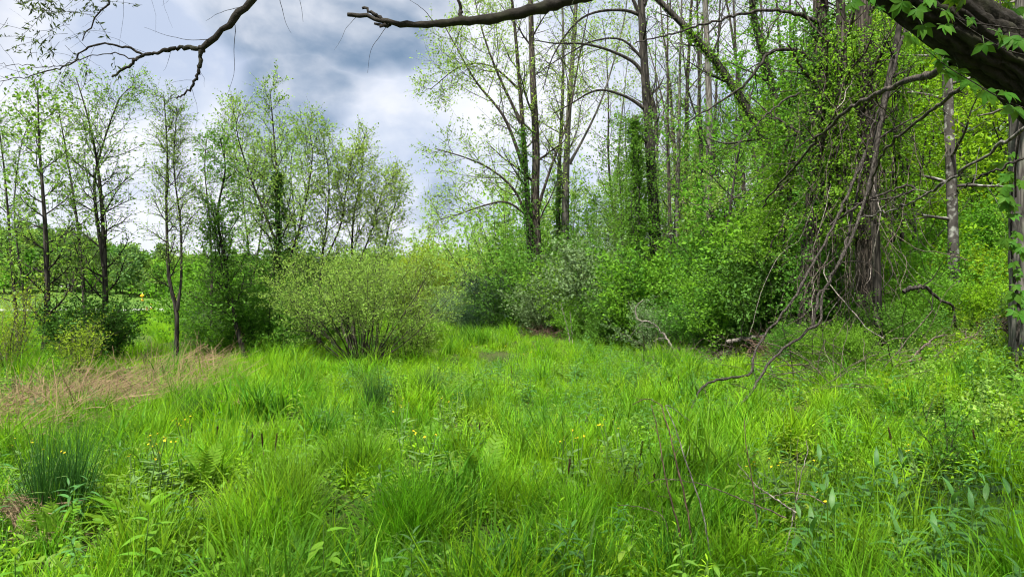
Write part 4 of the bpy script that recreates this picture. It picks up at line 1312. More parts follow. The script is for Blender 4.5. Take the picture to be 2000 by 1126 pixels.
limb('dead_branch', 'pale broken branch lying on the slope right of the tangle', 'branch', [(1775, 705, 10.6), (1805, 675, 10.6), (1835, 656, 10.7), (1850, 654, 10.7)], .022, .01, 'twig_brown', 20, (6, .45), 17)


def heap(name, label, px, py, Yd, w, h, n, mt, seed, cat='brush pile'):
    rng = np.random.default_rng(seed)
    c = pix(px, py, Yd); c[2] = H(c[0], c[1])
    g = Geo()
    P = np.column_stack([rng.normal(0, w * .4, n), rng.normal(0, w * .3, n), rng.random(n) * h * .5])
    D = np.column_stack([rng.normal(0, 1, n), rng.normal(0, .7, n), rng.normal(.25, .45, n)])
    q, _ = grow(rng, P, D, w * rng.uniform(.35, .9, n), 7, .16, (0, 0, -.05))
    q[:, :, 2] = np.clip(q[:, :, 2], .0, h * 1.3)
    q[:, :, 2] += height(q[:, :, 0] + c[0], q[:, :, 1] + c[1]) - c[2]
    tubes(g, q, .007 * rng.uniform(.4, 2.0, (n, 1)) * np.linspace(1, .4, 7)[None], 4)
    o = link(name, g.mesh(name, M[mt], smooth=True), loc=tuple(c))
    return tag(o, label, cat)


heap('brush_pile', 'grey brush pile under the low shrub right of bleached branch', 1322, 652, 16.4, .9, .6, 150, 'twig_brown', 1)
heap('brush_pile', 'flat dark brush pile behind the fallen log', 1405, 665, 16.0, 1.3, .5, 210, 'twig_brown', 2)
heap('root_mound', 'brown twiggy mound between the dark shrub and the tangle', 1530, 645, 14.4, .75, 1.0, 420, 'twig_red', 3, 'root mound')
heap('brush_pile', 'small brown twig heap at the foot of the pale rounded shrub', 1072, 640, 25.3, .9, .7, 160, 'twig_red', 4)
heap('brush_pile', 'low dark twig heap in the meadow beside the bleached branch tip', 1300, 700, 14.0, .8, .25, 130, 'twig_brown', 5)
heap('brush_pile', 'small heap of grey twigs in mid meadow beside yellow flowers', 1105, 830, 8.2, .5, .18, 70, 'twig_brown', 6)
heap('brush_pile', 'scatter of dead twigs on the bare soil of the slope', 1890, 640, 11.2, 1.0, .12, 90, 'twig_brown', 7)

# ------------------------------------------------------------------ creeper leaves: palmate, five leaflets, each its own piece
def strips(P, D, Nn, L, W, prof, droop=0.0, fold=.18):
    """Leaf blades with a midrib: three vertices across, len(prof) stations. All arrays (n, ...)."""
    n = len(P); k = len(prof)
    D = unit(D); S = unit(np.cross(D, Nn)); Nn = np.cross(S, D)
    st = np.linspace(0, 1, k)
    ang = droop * st
    cx = np.cumsum(np.concatenate([[0], np.cos((ang[1:] + ang[:-1]) / 2)])) / (k - 1)
    cz = -np.cumsum(np.concatenate([[0], np.sin((ang[1:] + ang[:-1]) / 2)])) / (k - 1)
    L = np.broadcast_to(L, (n,)); W = np.broadcast_to(W, (n,))
    mid = P[:, None] + D[:, None] * (cx[None, :] * L[:, None])[..., None] + Nn[:, None] * (cz[None, :] * L[:, None])[..., None]
    w = W[:, None] * np.asarray(prof)[None]
    up = Nn[:, None] * (w * fold)[..., None]
    l = mid + S[:, None] * w[..., None] + up
    r = mid - S[:, None] * w[..., None] + up
    V = np.stack([l, mid, r], 2).reshape(n, k * 3, 3)
    F = []
    for i in range(k - 1):
        a = i * 3
        F += [(a, a + 1, a + 4, a + 3), (a + 1, a + 2, a + 5, a + 4)]
    F = (np.arange(n)[:, None, None] * k * 3 + np.array(F)[None]).reshape(-1, 4)
    return V, F


LEAFLET = [0.03, .55, .92, 1.0, .72, .34, .02]
LANCE = [0.05, .62, .95, 1.0, .86, .58, .26, .02]


def one_blade(name, prof, L, W, droop, fold, mt):
    g = Geo()
    V, F = strips(np.zeros((1, 3)), np.array([[1.0, 0, 0]]), np.array([[0, 0, 1.0]]), L, W, prof, droop, fold)
    g.add(V, F)
    return g.mesh(name, M[mt], smooth=True)


leaflet_me = one_blade('leaflet', LEAFLET, 1.0, .22, .5, .2, 'creeper')


def orient(d, nrm):
    d = Vector(d).normalized(); nrm = Vector(nrm)
    s = nrm.cross(d).normalized(); nn = d.cross(s)
    return Matrix((d, s, nn)).transposed().to_quaternion()


def creeper_leaf(parent, rng, loc, facing, size):
    """One palmate leaf: a short stalk and five leaflets under it."""
    f = Vector(facing).normalized()
    down = (Vector((rng.normal(0, .35), rng.normal(0, .2), -1)) - f * Vector((0, 0, -1)).dot(f) * .6).normalized()
    down = (down - f * down.dot(f)).normalized()
    g = Geo()
    tube1(g, np.array([(0, 0, 0), -np.array(down) * size * .25 - np.array(f) * size * .1, -np.array(down) * size * .55 - np.array(f) * size * .3]), .0016, .002, 4)
    leaf = link('leaf', g.mesh('leaf', M['stem'], smooth=True), parent, tuple(loc))
    side = f.cross(down)
    for a, s in ((0, 1.0), (38, .9), (-38, .9), (80, .7), (-80, .7)):
        a = R(a + rng.normal(0, 7))
        d = down * math.cos(a) + side * math.sin(a) + f * rng.normal(.12, .12)
        o = link('leaflet', leaflet_me, leaf)
        o.rotation_mode = 'QUATERNION'
        o.rotation_quaternion = orient(d, f + Vector(rng.normal(0, .18, 3)))
        k = size * s * rng.uniform(.75, 1.15)
        o.scale = (k, k, k)


# ------------------------------------------------------------------ the leaning trunk overhead
def ridged_trunk(pth, radf, sides, seed):
    """Trunk with deep interlacing bark ridges, as real relief."""
    rng = np.random.default_rng(seed)
    n = len(pth)
    t = unit(np.gradient(pth, axis=0))
    ref = np.array([0, 1.0, 0]); u = unit(np.cross(t, ref)); v = np.cross(t, u)
    s = np.concatenate([[0], np.cumsum(np.linalg.norm(np.diff(pth, axis=0), axis=1))])
    a = np.arange(sides) * 2 * np.pi / sides
    S, A = np.meshgrid(s, a, indexing='ij')
    # interlacing plates: two families of wavy furrows running along the trunk, cut across by short cracks
    w1 = .55 * np.sin(S * 7.0 + 1.3) + .45 * np.sin(S * 15 + A * 2) + .35 * np.sin(S * 31 + 3 * A + 1)
    f1 = np.abs(np.sin(A * 7 + w1 * 1.5 + S * 3.2)); f2 = np.abs(np.sin(A * 6 - w1 * 1.6 - S * 4.6 + .8))
    ridge = (1 - np.exp(-(f1 / .30) ** 2)) * (1 - .8 * np.exp(-(f2 / .24) ** 2))
    crack = np.exp(-(np.abs(np.sin(S * 24 + 2.2 * np.sin(A * 7 + S * 3) + 1.5 * np.sin(S * 7 + A))) / .16) ** 2) * .55 * ridge
    rough = rng.normal(0, 1, S.shape); rough = (rough + np.roll(rough, 1, 0) + np.roll(rough, 1, 1)) / 3
    lump = .10 * np.sin(S * 3.1 + A * 1) + .06 * np.sin(S * 5.3 - 2 * A)
    rad = radf(s / s[-1])[:, None] * (1 + lump * .5) + .034 * (ridge - crack) + .0036 * rough - .022
    ring = pth[:, None] + rad[..., None] * (np.cos(A)[..., None] * u[:, None] + np.sin(A)[..., None] * v[:, None])
    idx = np.arange(n * sides).reshape(n, sides)
    F = np.stack([idx[:-1], np.roll(idx[:-1], -1, 1), np.roll(idx[1:], -1, 1), idx[1:]], -1).reshape(-1, 4)
    g = Geo(); g.add(ring, F)
    return g


def leaning_willow():
    Y = 3.5
    rng = np.random.default_rng(5)
    low = [np.array((4.35, 4.0, -.15)), np.array((4.2, 3.9, .8)), np.array((3.75, 3.75, 1.7)), np.array((3.2, 3.6, 2.28))]
    up = [pix(2010, 148, 3.52), pix(1900, 68, Y), pix(1800, -4, Y), pix(1700, -78, 3.5), pix(1580, -150, 3.6), pix(1400, -230, 3.7), pix(1150, -330, 3.7), pix(900, -420, 3.6)]
    p = spline(np.array(low + up), 240)
    base = low[0].copy()
    root = thing('leaning_willow', 'massive dark ridged trunk leaning in at the top right corner with overhanging boughs', 'tree', base)
    g = ridged_trunk(p, lambda t: .205 - .10 * t - .03 * np.clip(t - .55, 0, 1), 110, 3)
    link('trunk', g.mesh('trunk', M['bark_willow'], base, True), root)

    def bough(ctrl, r0, r1, n=60, side=None, seed=0, name='limb', sides=9):
        rr = np.random.default_rng(seed)
        q = path(ctrl, n); q[1:] += rr.normal(0, .004, (n - 1, 3))
        g = Geo(); tube1(g, q, r0, r1, sides, .9, .10, rr)
        if side:
            pts = q[None]; dirs = unit(np.gradient(pts, axis=1)); rad = np.linspace(r0, r1, n)[None]
            b = branch_out(rr, g, dict(k=side[0], t0=side[2], t1=.98, ang=(30, 85), len=side[1], n=14, bend=.11, trop=(0, 0, -.02), rf=.12, rmin=.0009, rmax=.0022, sides=4), pts, dirs, rad)
        link(name, g.mesh(name, M['bark_willow'], base, True), root)
        return q
    bough([(1480, -205, 3.7), (1330, -95, 3.6), (1200, -30, 3.55), (1110, 2, 3.5), (1030, 22, 3.5), (950, 38, 3.5), (870, 46, 3.5), (800, 48, 3.5), (755, 42, 3.5), (715, 33, 3.5), (678, 30, 3.5)], .060, .010, 70, (7, .25, .5), 11)
    bough([(762, 47, 3.5), (745, 50, 3.5), (732, 46, 3.5)], .014, .006, 10, None, 12, 'stub')
    bough([(745, 40, 3.5), (725, 24, 3.5), (706, 14, 3.5)], .012, .006, 10, None, 13, 'stub')
    bough([(904, 40, 3.5), (900, 20, 3.5), (896, -8, 3.5)], .012, .007, 10, None, 14, 'stub')
    bough([(1150, -330, 3.7), (980, -250, 3.5), (760, -200, 3.3), (620, -140, 3.2), (540, -60, 3.2), (490, 2, 3.2), (455, 42, 3.2), (420, 75, 3.2), (396, 95, 3.2)], .040, .013, 60, (12, .33, .5), 15)
    bough([(396, 95, 3.2), (360, 92, 3.2), (320, 100, 3.2), (280, 108, 3.2), (250, 130, 3.2), (217, 152, 3.2)], .012, .005, 40, (3, .2, .2), 16)
    bough([(396, 95, 3.2), (390, 125, 3.2), (385, 150, 3.2), (368, 178, 3.2), (344, 195, 3.2)], .011, .003, 36, (4, .2, .2), 17)
    bough([(282, 108, 3.2), (240, 92, 3.2), (195, 86, 3.2), (160, 100, 3.2), (130, 128, 3.2), (70, 145, 3.2), (-10, 160, 3.2)], .006, .0015, 40, (16, .28, .3), 18)
    bough([(270, 116, 3.2), (210, 104, 3.2), (170, 112, 3.2), (110, 130, 3.2), (40, 126, 3.2), (-20, 122, 3.2)], .003, .001, 34, (8, .22, .3), 19)
    # leafy sprays in the top left corner
    q = bough([(540, -60, 3.2), (420, -75, 3.2), (300, -50, 3.2), (230, -10, 3.2), (200, 15, 3.2), (180, 45, 3.2), (160, 80, 3.2)], .012, .0025, 44, (18, .28, .3), 20)
    bk, cr = Geo(), Geo()
    n = 46
    px = np.concatenate([rng.normal(120, 60, n // 2), rng.uniform(70, 230, n - n // 2)])
    py = np.concatenate([rng.uniform(-30, 110, n // 2), rng.uniform(-40, 30, n - n // 2)])
    P = np.array([pix(a, b, 3.2 + rng.normal(0, .12)) for a, b in zip(px, py)])
    t, d = grow(rng, P, np.column_stack([rng.normal(-.5, .5, n), rng.normal(0, .3, n), rng.normal(-.1, .4, n)]), rng.uniform(.10, .24, n), 7, .14, (0, 0, -.04))
    tubes(bk, t, .0009, 3)
    leaf_out(rng, cr, dict(k=13, size=.026, spread=.006, asp=.26, along=.9, dz=-.1), t, d)
    n = 90       # unseen crown boughs added above the picture to shade the trunk, limbs and foreground
    P = np.column_stack([rng.uniform(-2.6, 3.0, n), rng.uniform(.9, 3.0, n), rng.uniform(4.3, 5.6, n)])
    t, d = grow(rng, P, np.column_stack([rng.normal(0, .8, n), rng.normal(0, .8, n), rng.normal(.1, .3, n)]), rng.uniform(.6, 1.3, n), 6, .14, (0, 0, -.05))
    tubes(bk, t, .006, 3)
    t2, d2, _ = branch_out(rng, bk, dict(k=7, t0=.1, t1=1, ang=(25, 60), len=.45, n=4, bend=.12, trop=(0, 0, -.06), rf=.5, rmin=.002, sides=3), t, d, np.full((n, 6), .006))
    leaf_out(rng, cr, dict(k=11, size=.085, spread=.03, asp=.3, along=.8, dz=-.2), t2, d2)
    link('twigs', bk.mesh('twigs', M['bark_willow'], base, True), root)['kind'] = 'stuff'
    link('crown', cr.mesh('crown', M['willow'], base), root)['kind'] = 'stuff'
    return base


WB = leaning_willow()


def creeper_on_trunk():
    rng = np.random.default_rng(8)
    base = np.array((4.0, 3.7, .3))
    root = thing('creeper_vine', 'five leafleted creeper growing over the massive leaning trunk', 'vine', base)
    g = Geo()
    for ctrl in ([(2010, 60, 3.30), (1940, 50, 3.30), (1880, 40, 3.30), (1820, 10, 3.30), (1760, -20, 3.30)], [(2010, 110, 3.28), (1960, 95, 3.28), (1900, 60, 3.29), (1860, 30, 3.3)],
                 [(2010, 215, 3.42), (1960, 195, 3.40), (1900, 160, 3.40), (1850, 130, 3.4), (1800, 90, 3.38)]):
        tube1(g, path(ctrl, 24), .0035, .002, 5)
    link('stem', g.mesh('stem', M['vinewood'], base, True), root)
    spots = [(1762, 15, 3.30, .115), (1815, 8, 3.27, .105), (1847, 34, 3.25, .095), (1802, 62, 3.30, .10), (1844, 62, 3.25, .085), (1895, 48, 3.24, .07), (1922, 98, 3.24, .085), (1948, 74, 3.22, .085), (1972, 84, 3.22, .095),
             (1992, 88, 3.2, .09), (1780, 84, 3.36, .10), (1822, 112, 3.42, .10), (1847, 150, 3.45, .105), (1872, 148, 3.46, .11), (1890, 168, 3.46, .11), (1926, 190, 3.44, .12), (1962, 192, 3.42, .12), (1980, 222, 3.36, .12),
             (1968, 18, 3.5, .09), (1940, 22, 3.52, .09), (1985, 30, 3.5, .09), (1662, 18, 3.5, .085), (1718, 26, 3.45, .06), (1705, 2, 3.42, .08), (1880, 12, 3.3, .085), (1912, 24, 3.4, .08), (1998, 50, 3.4, .09), (1790, 30, 3.28, .09),
             (1868, 4, 3.28, .09), (1840, 130, 3.44, .09)]
    for px, py, Yd, s in spots:
        loc = pix(px, py - 12, Yd)
        creeper_leaf(root, rng, loc - base, (rng.normal(0, .45), -1, rng.normal(.25, .4)), s * .88)


creeper_on_trunk()

# grey trunk at the right border with its creeper
nt = np.array([pix(2022, 760, 9.0), pix(2016, 600, 9.0), pix(2012, 420, 9.0), pix(2010, 260, 9.0), pix(2014, 100, 9.0), pix(2024, -120, 9.0)])
nt[0, 2] = H(nt[0, 0], nt[0, 1]) - .1
tall_tree(246, 'grey_tree', 'grey trunk cut by the right border below the leaning trunk', [(spline(nt, 24), .26, .20)], LV(9, 2.2, .6, 8, .9), [dict(k=7, size=.09, spread=.08, asp=.75)], 'bark_grey', 'maple')


def creeper_border():
    rng = np.random.default_rng(18)
    base = pix(1985, 640, 8.6); base[2] = H(base[0], base[1])
    root = thing('creeper_vine', 'bright creeper climbing the grey trunk at the right border', 'vine', base)
    g = Geo()
    tube1(g, np.vstack([base, path([(1990, 600, 8.55), (1978, 520, 8.55), (1975, 420, 8.6), (1982, 300, 8.65), (1995, 220, 8.65)], 24)]), .02, .006, 6)
    tube1(g, path([(2004, 180, 7.6), (1990, 270, 7.8), (1983, 330, 8.0), (1984, 385, 8.2)], 20), .012, .010, 6)
    link('stem', g.mesh('stem', M['vinewood'], base, True), root)
    for i in range(34):
        py = rng.uniform(285, 620); px = 1972 + rng.normal(4, 9) + (12 if py > 400 else 0)
        creeper_leaf(root, rng, pix(px, py, 8.5 + rng.normal(0, .05)) - base, (rng.normal(-.3, .3), -1, rng.normal(.35, .3)), .15 * rng.uniform(.75, 1.1))


creeper_border()

# ------------------------------------------------------------------ meadow growth
def blades(g, rng, n, spread, L0, L1, W, lean=(0, .5), curl=(.3, 1.4), seg=4, base=None, wtip=.04):
    """Arching grass blades: tapering strips, bent more towards the tip."""
    az = rng.random(n) * 2 * np.pi
    rr = spread * np.sqrt(rng.random(n))
    pa = rng.random(n) * 2 * np.pi
    P = np.column_stack([np.cos(pa) * rr, np.sin(pa) * rr, np.full(n, -.02)]) if base is None else base
    L = rng.uniform(L0, L1, n)
    th0 = rng.uniform(lean[0], lean[1], n); cu = rng.uniform(curl[0], curl[1], n)
    hd = np.column_stack([np.cos(az), np.sin(az), np.zeros(n)])
    fa = rng.normal(0, .6, n)
    side = np.column_stack([-np.sin(az + fa), np.cos(az + fa), np.zeros(n)])
    p = P.copy(); rows = []
    w = W * rng.uniform(.6, 1.3, n)
    for i in range(seg + 1):
        s = i / seg
        ww = (w * (1 - s ** 1.8) * (0.75 + .5 * np.sin(np.pi * min(1, s + .25))) + w * wtip)[:, None]
        rows.append(p - side * ww / 2); rows.append(p + side * ww / 2)
        th = th0 + cu * ((i + .5) / seg) ** 1.5
        p = p + (hd * np.sin(th)[:, None] + np.array([0, 0, 1.0]) * np.cos(th)[:, None]) * (L / seg)[:, None]
    V = np.stack(rows, 1)
    k = 2 * (seg + 1)
    F = np.array([(2 * i, 2 * i + 1, 2 * i + 3, 2 * i + 2) for i in range(seg)])
    F = (np.arange(n)[:, None, None] * k + F[None]).reshape(-1, 4)
    g.add(V, F)


def grass_proto(i, name, mt, n, spread, L0, L1, W, **kw):
    g = Geo(); rng = np.random.default_rng(700 + i)
    blades(g, rng, n, spread, L0, L1, W, **kw)
    return proto(name, g.mesh(name, M[mt], smooth=True))


def herb_geo(seed, h, nl, L, W, prof=LANCE, droop=.9, up=.35, stems=1, spread=.0, top=True):
    """Upright leafy stem: lance leaves set spirally, young ones clustered on top."""
    rng = np.random.default_rng(seed)
    st, lf = Geo(), Geo()
    for s in range(stems):
        o = np.array([rng.normal(0, spread), rng.normal(0, spread), 0])
        hh = h * rng.uniform(.75, 1.1)
        p, d = grow(rng, [o - (0, 0, .03)], (rng.normal(0, .08), rng.normal(0, .08), 1), hh, 8, .04)
        tube1(st, p[0], .0035, .0018, 4)
        t = np.linspace(.18, 1.0, nl)
        f = t * 7; i = np.minimum(f.astype(int), 6); fr = (f - i)[:, None]
        P = p[0][i] * (1 - fr) + p[0][i + 1] * fr
        az = np.arange(nl) * 2.4 + rng.random() * 6
        el = up + .9 * np.clip(t - .8, 0, 1) / .2 * .5
        D = np.column_stack([np.cos(az) * np.cos(el), np.sin(az) * np.cos(el), np.sin(el)])
        Nn = np.column_stack([-np.cos(az) * np.sin(el), -np.sin(az) * np.sin(el), np.cos(el)])
        Ls = L * (0.6 + .55 * np.sin(np.pi * (t * .85 + .1))) * rng.uniform(.8, 1.2, nl)
        V, F = strips(P, D, Nn, Ls, W * Ls / L, prof, droop, .22)
        lf.add(V, F)
    return st, lf


def fern_geo(seed, n=5, h=.42):
    """Sensitive fern: upright fronds with pointed, separate pinnae on both sides."""
    rng = np.random.default_rng(seed)
    out = []
    for k in range(n):
        az = k * 2.4 + rng.random() * 2
        p, d = grow(rng, [(0, 0, 0)], (math.cos(az) * .22, math.sin(az) * .22, 1), h * rng.uniform(.65, 1.2), 12, .03, (math.cos(az) * .035, math.sin(az) * .035, -.01))
        g = Geo()
        tube1(g, p[0], .0026, .001, 4)
        np_ = 10
        t = np.linspace(.36, .99, np_)
        f = t * 11; i = np.minimum(f.astype(int), 10); fr = (f - i)[:, None]
        P = p[0][i] * (1 - fr) + p[0][i + 1] * fr
        T = unit(d[0][i])
        a2 = az + 1.57 + rng.normal(0, .5)
        side = unit(np.cross(T, np.array([math.cos(a2 + 1.57), math.sin(a2 + 1.57), 0.0])))
        nrm = np.cross(side, T)
        L = h * .27 * np.sin(np.pi * np.linspace(.30, .97, np_)) ** .8
        for s in (-1, 1):
            V, F = strips(P, side * s + T * .75, nrm, L * rng.uniform(.85, 1.1, np_), L * .12, [.5, .95, 1, .85, .5, .05], .5, .15)
            g.add(V, F)
        out.append(g)
    return out


def in_view(rng, n, y0, y1, pw=.5, margin=1.12):
    """Random ground points inside the camera's wedge between two depths, even in area when pw = .5"""
    y = np.sqrt(rng.uniform(y0 ** 2, y1 ** 2, n))
    x = rng.uniform(-.76, .76, n) * margin * y
    return x, y


def vnoise(x, y, f, seed=0):
    r = np.random.default_rng(seed)
    o = np.zeros_like(x)
    for k in range(6):
        a = r.random() * 6.28; ff = f * (0.7 + .9 * r.random())
        o += np.sin((x * math.cos(a) + y * math.sin(a)) * ff + r.random() * 6.28)
    return o / 6


def foot_d(x, y):
    return x - np.interp(y, FOOT[:, 0], FOOT[:, 1])


def meadow():
    rng = np.random.default_rng(2024)
    fine = [grass_proto(0, 'grass_a', 'grass', 40, .10, .22, .48, .0075, lean=(.0, .5), curl=(.2, 1.4), seg=4),
            grass_proto(1, 'grass_b', 'grass', 34, .12, .18, .40, .0090, lean=(.05, .6), curl=(.4, 1.7), seg=4),
            grass_proto(2, 'grass_c', 'grass_dark', 40, .10, .22, .50, .0075, lean=(.0, .5), curl=(.2, 1.3), seg=4),
            grass_proto(3, 'grass_d', 'grass_yellow', 30, .12, .15, .36, .0105, lean=(.05, .6), curl=(.3, 1.4), seg=4),
            grass_proto(4, 'grass_e', 'grass_dark', 18, .12, .25, .48, .015, lean=(.05, .5), curl=(.5, 1.7), seg=5),
            grass_proto(5, 'grass_f', 'grass', 20, .10, .35, .62, .005, lean=(.0, .3), curl=(.2, 1.0), seg=5),
            grass_proto(6, 'grass_g', 'straw', 9, .14, .15, .38, .004, lean=(.3, 1.2), curl=(.2, 1.6), seg=4),
            grass_proto(7, 'grass_h', 'grass_dark', 16, .09, .18, .34, .019, lean=(.15, .8), curl=(.6, 1.6), seg=5)]
    X, Yy, S, I = [], [], [], []
    for (y0, y1, dens) in ((2.6, 6, 54), (6, 10, 36), (10, 16, 20), (16, 24, 8), (24, 40, 4), (40, 110, .9)):
        area = .76 * 1.12 * (y1 ** 2 - y0 ** 2)
        per = 7                                   # tufts grow in clusters of one species
        m = int(area * dens / per)
        cx, cyy = in_view(rng, m, y0, y1)
        par = np.repeat(np.arange(m), per); n = len(par)
        sg = .10 + .006 * y0
        x = cx[par] + rng.normal(0, sg, n); y = cyy[par] + rng.normal(0, sg, n)
        ps = rng.uniform(.62, 1.38, m)[par]; pu = rng.random(m)[par]
        d = foot_d(x, y)
        keep = rng.random(n) > np.clip((d - 1.0) / 4.0, 0, .85)
        # the straw patch and the bare thatch stay thin
        straw = np.exp(-(((x + 6.3) / 2.6) ** 2 + ((y - 12.0) / 1.5) ** 2))
        keep &= rng.random(n) > straw * .72
        th = np.exp(-(((x + 3.35) / .33) ** 2 + ((y - 4.75) / .3) ** 2))
        keep &= rng.random(n) > th * 1.1
        x, y, d, ps, pu = x[keep], y[keep], d[keep], ps[keep], pu[keep]
        a = vnoise(x, y, 1.0, 1); b = vnoise(x, y, .55, 2); c = vnoise(x, y, 2.6, 3)
        s = (1.02 + .35 * a + .3 * c) * ps * rng.uniform(.75, 1.2, len(x)) * np.clip(.9 + y * .018, 1, 1.7)
        s *= np.where(d > 0, np.clip(1 - d * .12, .55, 1), 1)
        pr = np.stack([.26 + .1 * b, .22 + 0 * b, .2 - .28 * b + .22 * np.clip((7 - y) / 3, 0, 1), .20 + .5 * np.maximum(b, 0) + .22 * np.clip((y - 6) / 6, 0, 1), .1 - .1 * b, .06 + 0 * b, .035 + .05 * np.maximum(-a, 0), .05 + .06 * c], 1)
        pr = np.clip(pr, .02, None); pr /= pr.sum(1, keepdims=True)
        i = (np.where(rng.random(len(x)) < .7, pu, rng.random(len(x)))[:, None] > np.cumsum(pr, 1)).sum(1)
        X.append(x); Yy.append(y); S.append(s); I.append(np.clip(i, 0, 7))
    x, y, s, i = map(np.concatenate, (X, Yy, S, I))
    z = height(x, y)
    s3 = np.column_stack([s, s, s * rng.uniform(.75, 1.15, len(s))])
    scatter('grass', np.column_stack([x, y, z]), rng.random(len(x)) * 6.28, np.clip(s3, .6, 2.2), i, fine, 'lush bright green meadow grass', rng.normal(0, .12, (len(x), 2)))

    # leafy herbs mixed through the grass: goldenrod shoots, small rosettes, jewelweed
    kinds = []
    for k, (mt, h, nl, L, W, st) in enumerate((('herb', .34, 16, .085, .0085, 1), ('herb', .30, 14, .10, .011, 2), ('herb_blue', .42, 18, .12, .010, 1), ('herb', .22, 12, .055, .012, 3), ('grass_yellow', .30, 18, .07, .006, 2))):
        a, b = herb_geo(800 + k, h, nl, L, W, stems=st, spread=.05)
        me = two_mat(a, b, 'stem', mt, 'herb')
        me.polygons.foreach_set('use_smooth', np.ones(len(me.polygons), bool))
        kinds.append(proto('herb_%d' % k, me))
    X, Yy, S, I = [], [], [], []
    for (y0, y1, dens) in ((2.5, 7, 36), (7, 13, 30), (13, 22, 11), (22, 34, 3.5)):
        n = int(.76 * 1.12 * (y1 ** 2 - y0 ** 2) * dens)
        x, y = in_view(rng, n, y0, y1)
        d = foot_d(x, y)
        pxx = 1000 + x / y * 1333
        q = .35 + .9 * vnoise(x, y, .9, 4)
        q = q + .9 * np.exp(-(((pxx - 1200) / 230) ** 2 + ((y - 12) / 3.5) ** 2))      # the herb bed in the middle
        q = q + .9 * np.exp(-(((pxx - 1800) / 260) ** 2 + ((y - 4.6) / 1.3) ** 2))     # and at the lower right
        q = q + np.clip(d * .5, 0, .7)
        keep = (rng.random(n) < q) & (rng.random(n) > .9 * np.exp(-(((x + 6.3) / 2.6) ** 2 + ((y - 12.0) / 1.6) ** 2)))
        th = np.exp(-(((x + 3.35) / .33) ** 2 + ((y - 4.75) / .3) ** 2))
        keep &= rng.random(n) > th * 1.1
        x, y, pxx = x[keep], y[keep], pxx[keep]
        i = rng.integers(0, 5, len(x))
        blue = (rng.random(len(x)) < .8 * np.exp(-(((pxx - 1800) / 240) ** 2 + ((y - 4.6) / 1.1) ** 2))) | (rng.random(len(x)) < .45 * np.exp(-(((pxx - 1180) / 180) ** 2 + ((y - 11) / 2.5) ** 2)))
        i[blue] = 2
        X.append(x); Yy.append(y); S.append(rng.uniform(.65, 1.35, len(x)) * np.clip(.95 + y * .012, 1, 1.4)); I.append(i)
    x, y, s, i = map(np.concatenate, (X, Yy, S, I))
    scatter('undergrowth', np.column_stack([x, y, height(x, y)]), rng.random(len(x)) * 6.28, s, i, kinds, 'leafy green herbs mixed through the meadow grass', rng.normal(0, .14, (len(x), 2)))

    # low broad leaves under the sward
    lowk = []
    for k, (mt, L, W) in enumerate((('herb', .055, .016), ('grass_yellow', .045, .015), ('herb', .075, .014), ('mid', .05, .017))):
        r2 = np.random.default_rng(840 + k); g = Geo(); n = 46
        P = np.column_stack([r2.normal(0, .14, n), r2.normal(0, .14, n), r2.uniform(.01, .13, n)])
        az = r2.random(n) * 6.28; el = r2.normal(.35, .4, n)
        D = np.column_stack([np.cos(az) * np.cos(el), np.sin(az) * np.cos(el), np.sin(el)])
        Nn = np.column_stack([-np.cos(az) * np.sin(el), -np.sin(az) * np.sin(el), np.cos(el)])
        V, F = strips(P, D, Nn, L * r2.uniform(.6, 1.3, n), W * r2.uniform(.7, 1.2, n), [.1, .75, 1, .8, .05], .7, .2); g.add(V, F)
        lowk.append(proto('low_%d' % k, g.mesh('low', M[mt], smooth=True)))
    X, Yy = [], []
    for (y0, y1, dens) in ((2.6, 7, 8), (7, 13, 5), (13, 20, 2)):
        n = int(.76 * 1.12 * (y1 ** 2 - y0 ** 2) * dens)
        x, y = in_view(rng, n, y0, y1)
        keep = (foot_d(x, y) < 2.5) & (rng.random(n) > .95 * np.exp(-(((x + 6.3) / 2.6) ** 2 + ((y - 12.0) / 1.6) ** 2))) & (rng.random(n) > 1.1 * np.exp(-(((x + 3.35) / .33) ** 2 + ((y - 4.75) / .3) ** 2)))
        X.append(x[keep]); Yy.append(y[keep])
    x, y = np.concatenate(X), np.concatenate(Yy)
    scatter('low_weeds', np.column_stack([x, y, height(x, y)]), rng.random(len(x)) * 6.28, rng.uniform(.6, 1.25, len(x)), rng.integers(0, 4, len(x)), lowk, 'low broad leaved weeds under the meadow grass', rng.normal(0, .1, (len(x), 2)))

    # fallen leaves on the bank
    n = 9000
    x, y = in_view(rng, n * 4, 4, 22)
    d = foot_d(x, y); keep = (d > .6) & (rng.random(n * 4) < np.clip(d / 3, 0, 1)); x, y = x[keep][:n], y[keep][:n]
    g = Geo(); P = np.column_stack([x, y, height(x, y) + rng.uniform(.005, .05, len(x))])
    leaves(g, rng, P, rng.normal(0, 1, P.shape) * (1, 1, .25), rng.uniform(.04, .10, len(x)), .6, .15)
    tag(link('leaf_litter', g.mesh('leaf_litter', M['thatch'])), 'brown fallen leaves lying on the wooded bank', kind='stuff')

    # low leaves covering the floor of the wood
    cov = []
    for k, (mt, L) in enumerate((('fresh', .042), ('maple', .040), ('mid', .040), ('young', .036))):
        r2 = np.random.default_rng(850 + k); a, b = Geo(), Geo()
        n = 9
        P0 = r2.normal(0, .10, (n, 3)) * (1, 1, 0)
        p, d = grow(r2, P0, np.column_stack([r2.normal(0, .5, n), r2.normal(0, .5, n), np.ones(n)]), r2.uniform(.12, .42, n), 6, .12)
        tubes(a, p, .0022, 3)
        leaf_out(r2, b, dict(k=24, size=L, spread=.035, asp=.7, dz=.1), p, d)
        cov.append(proto('cover_%d' % k, two_mat(a, b, 'stem', mt, 'cover')))
    X, Yy = [], []
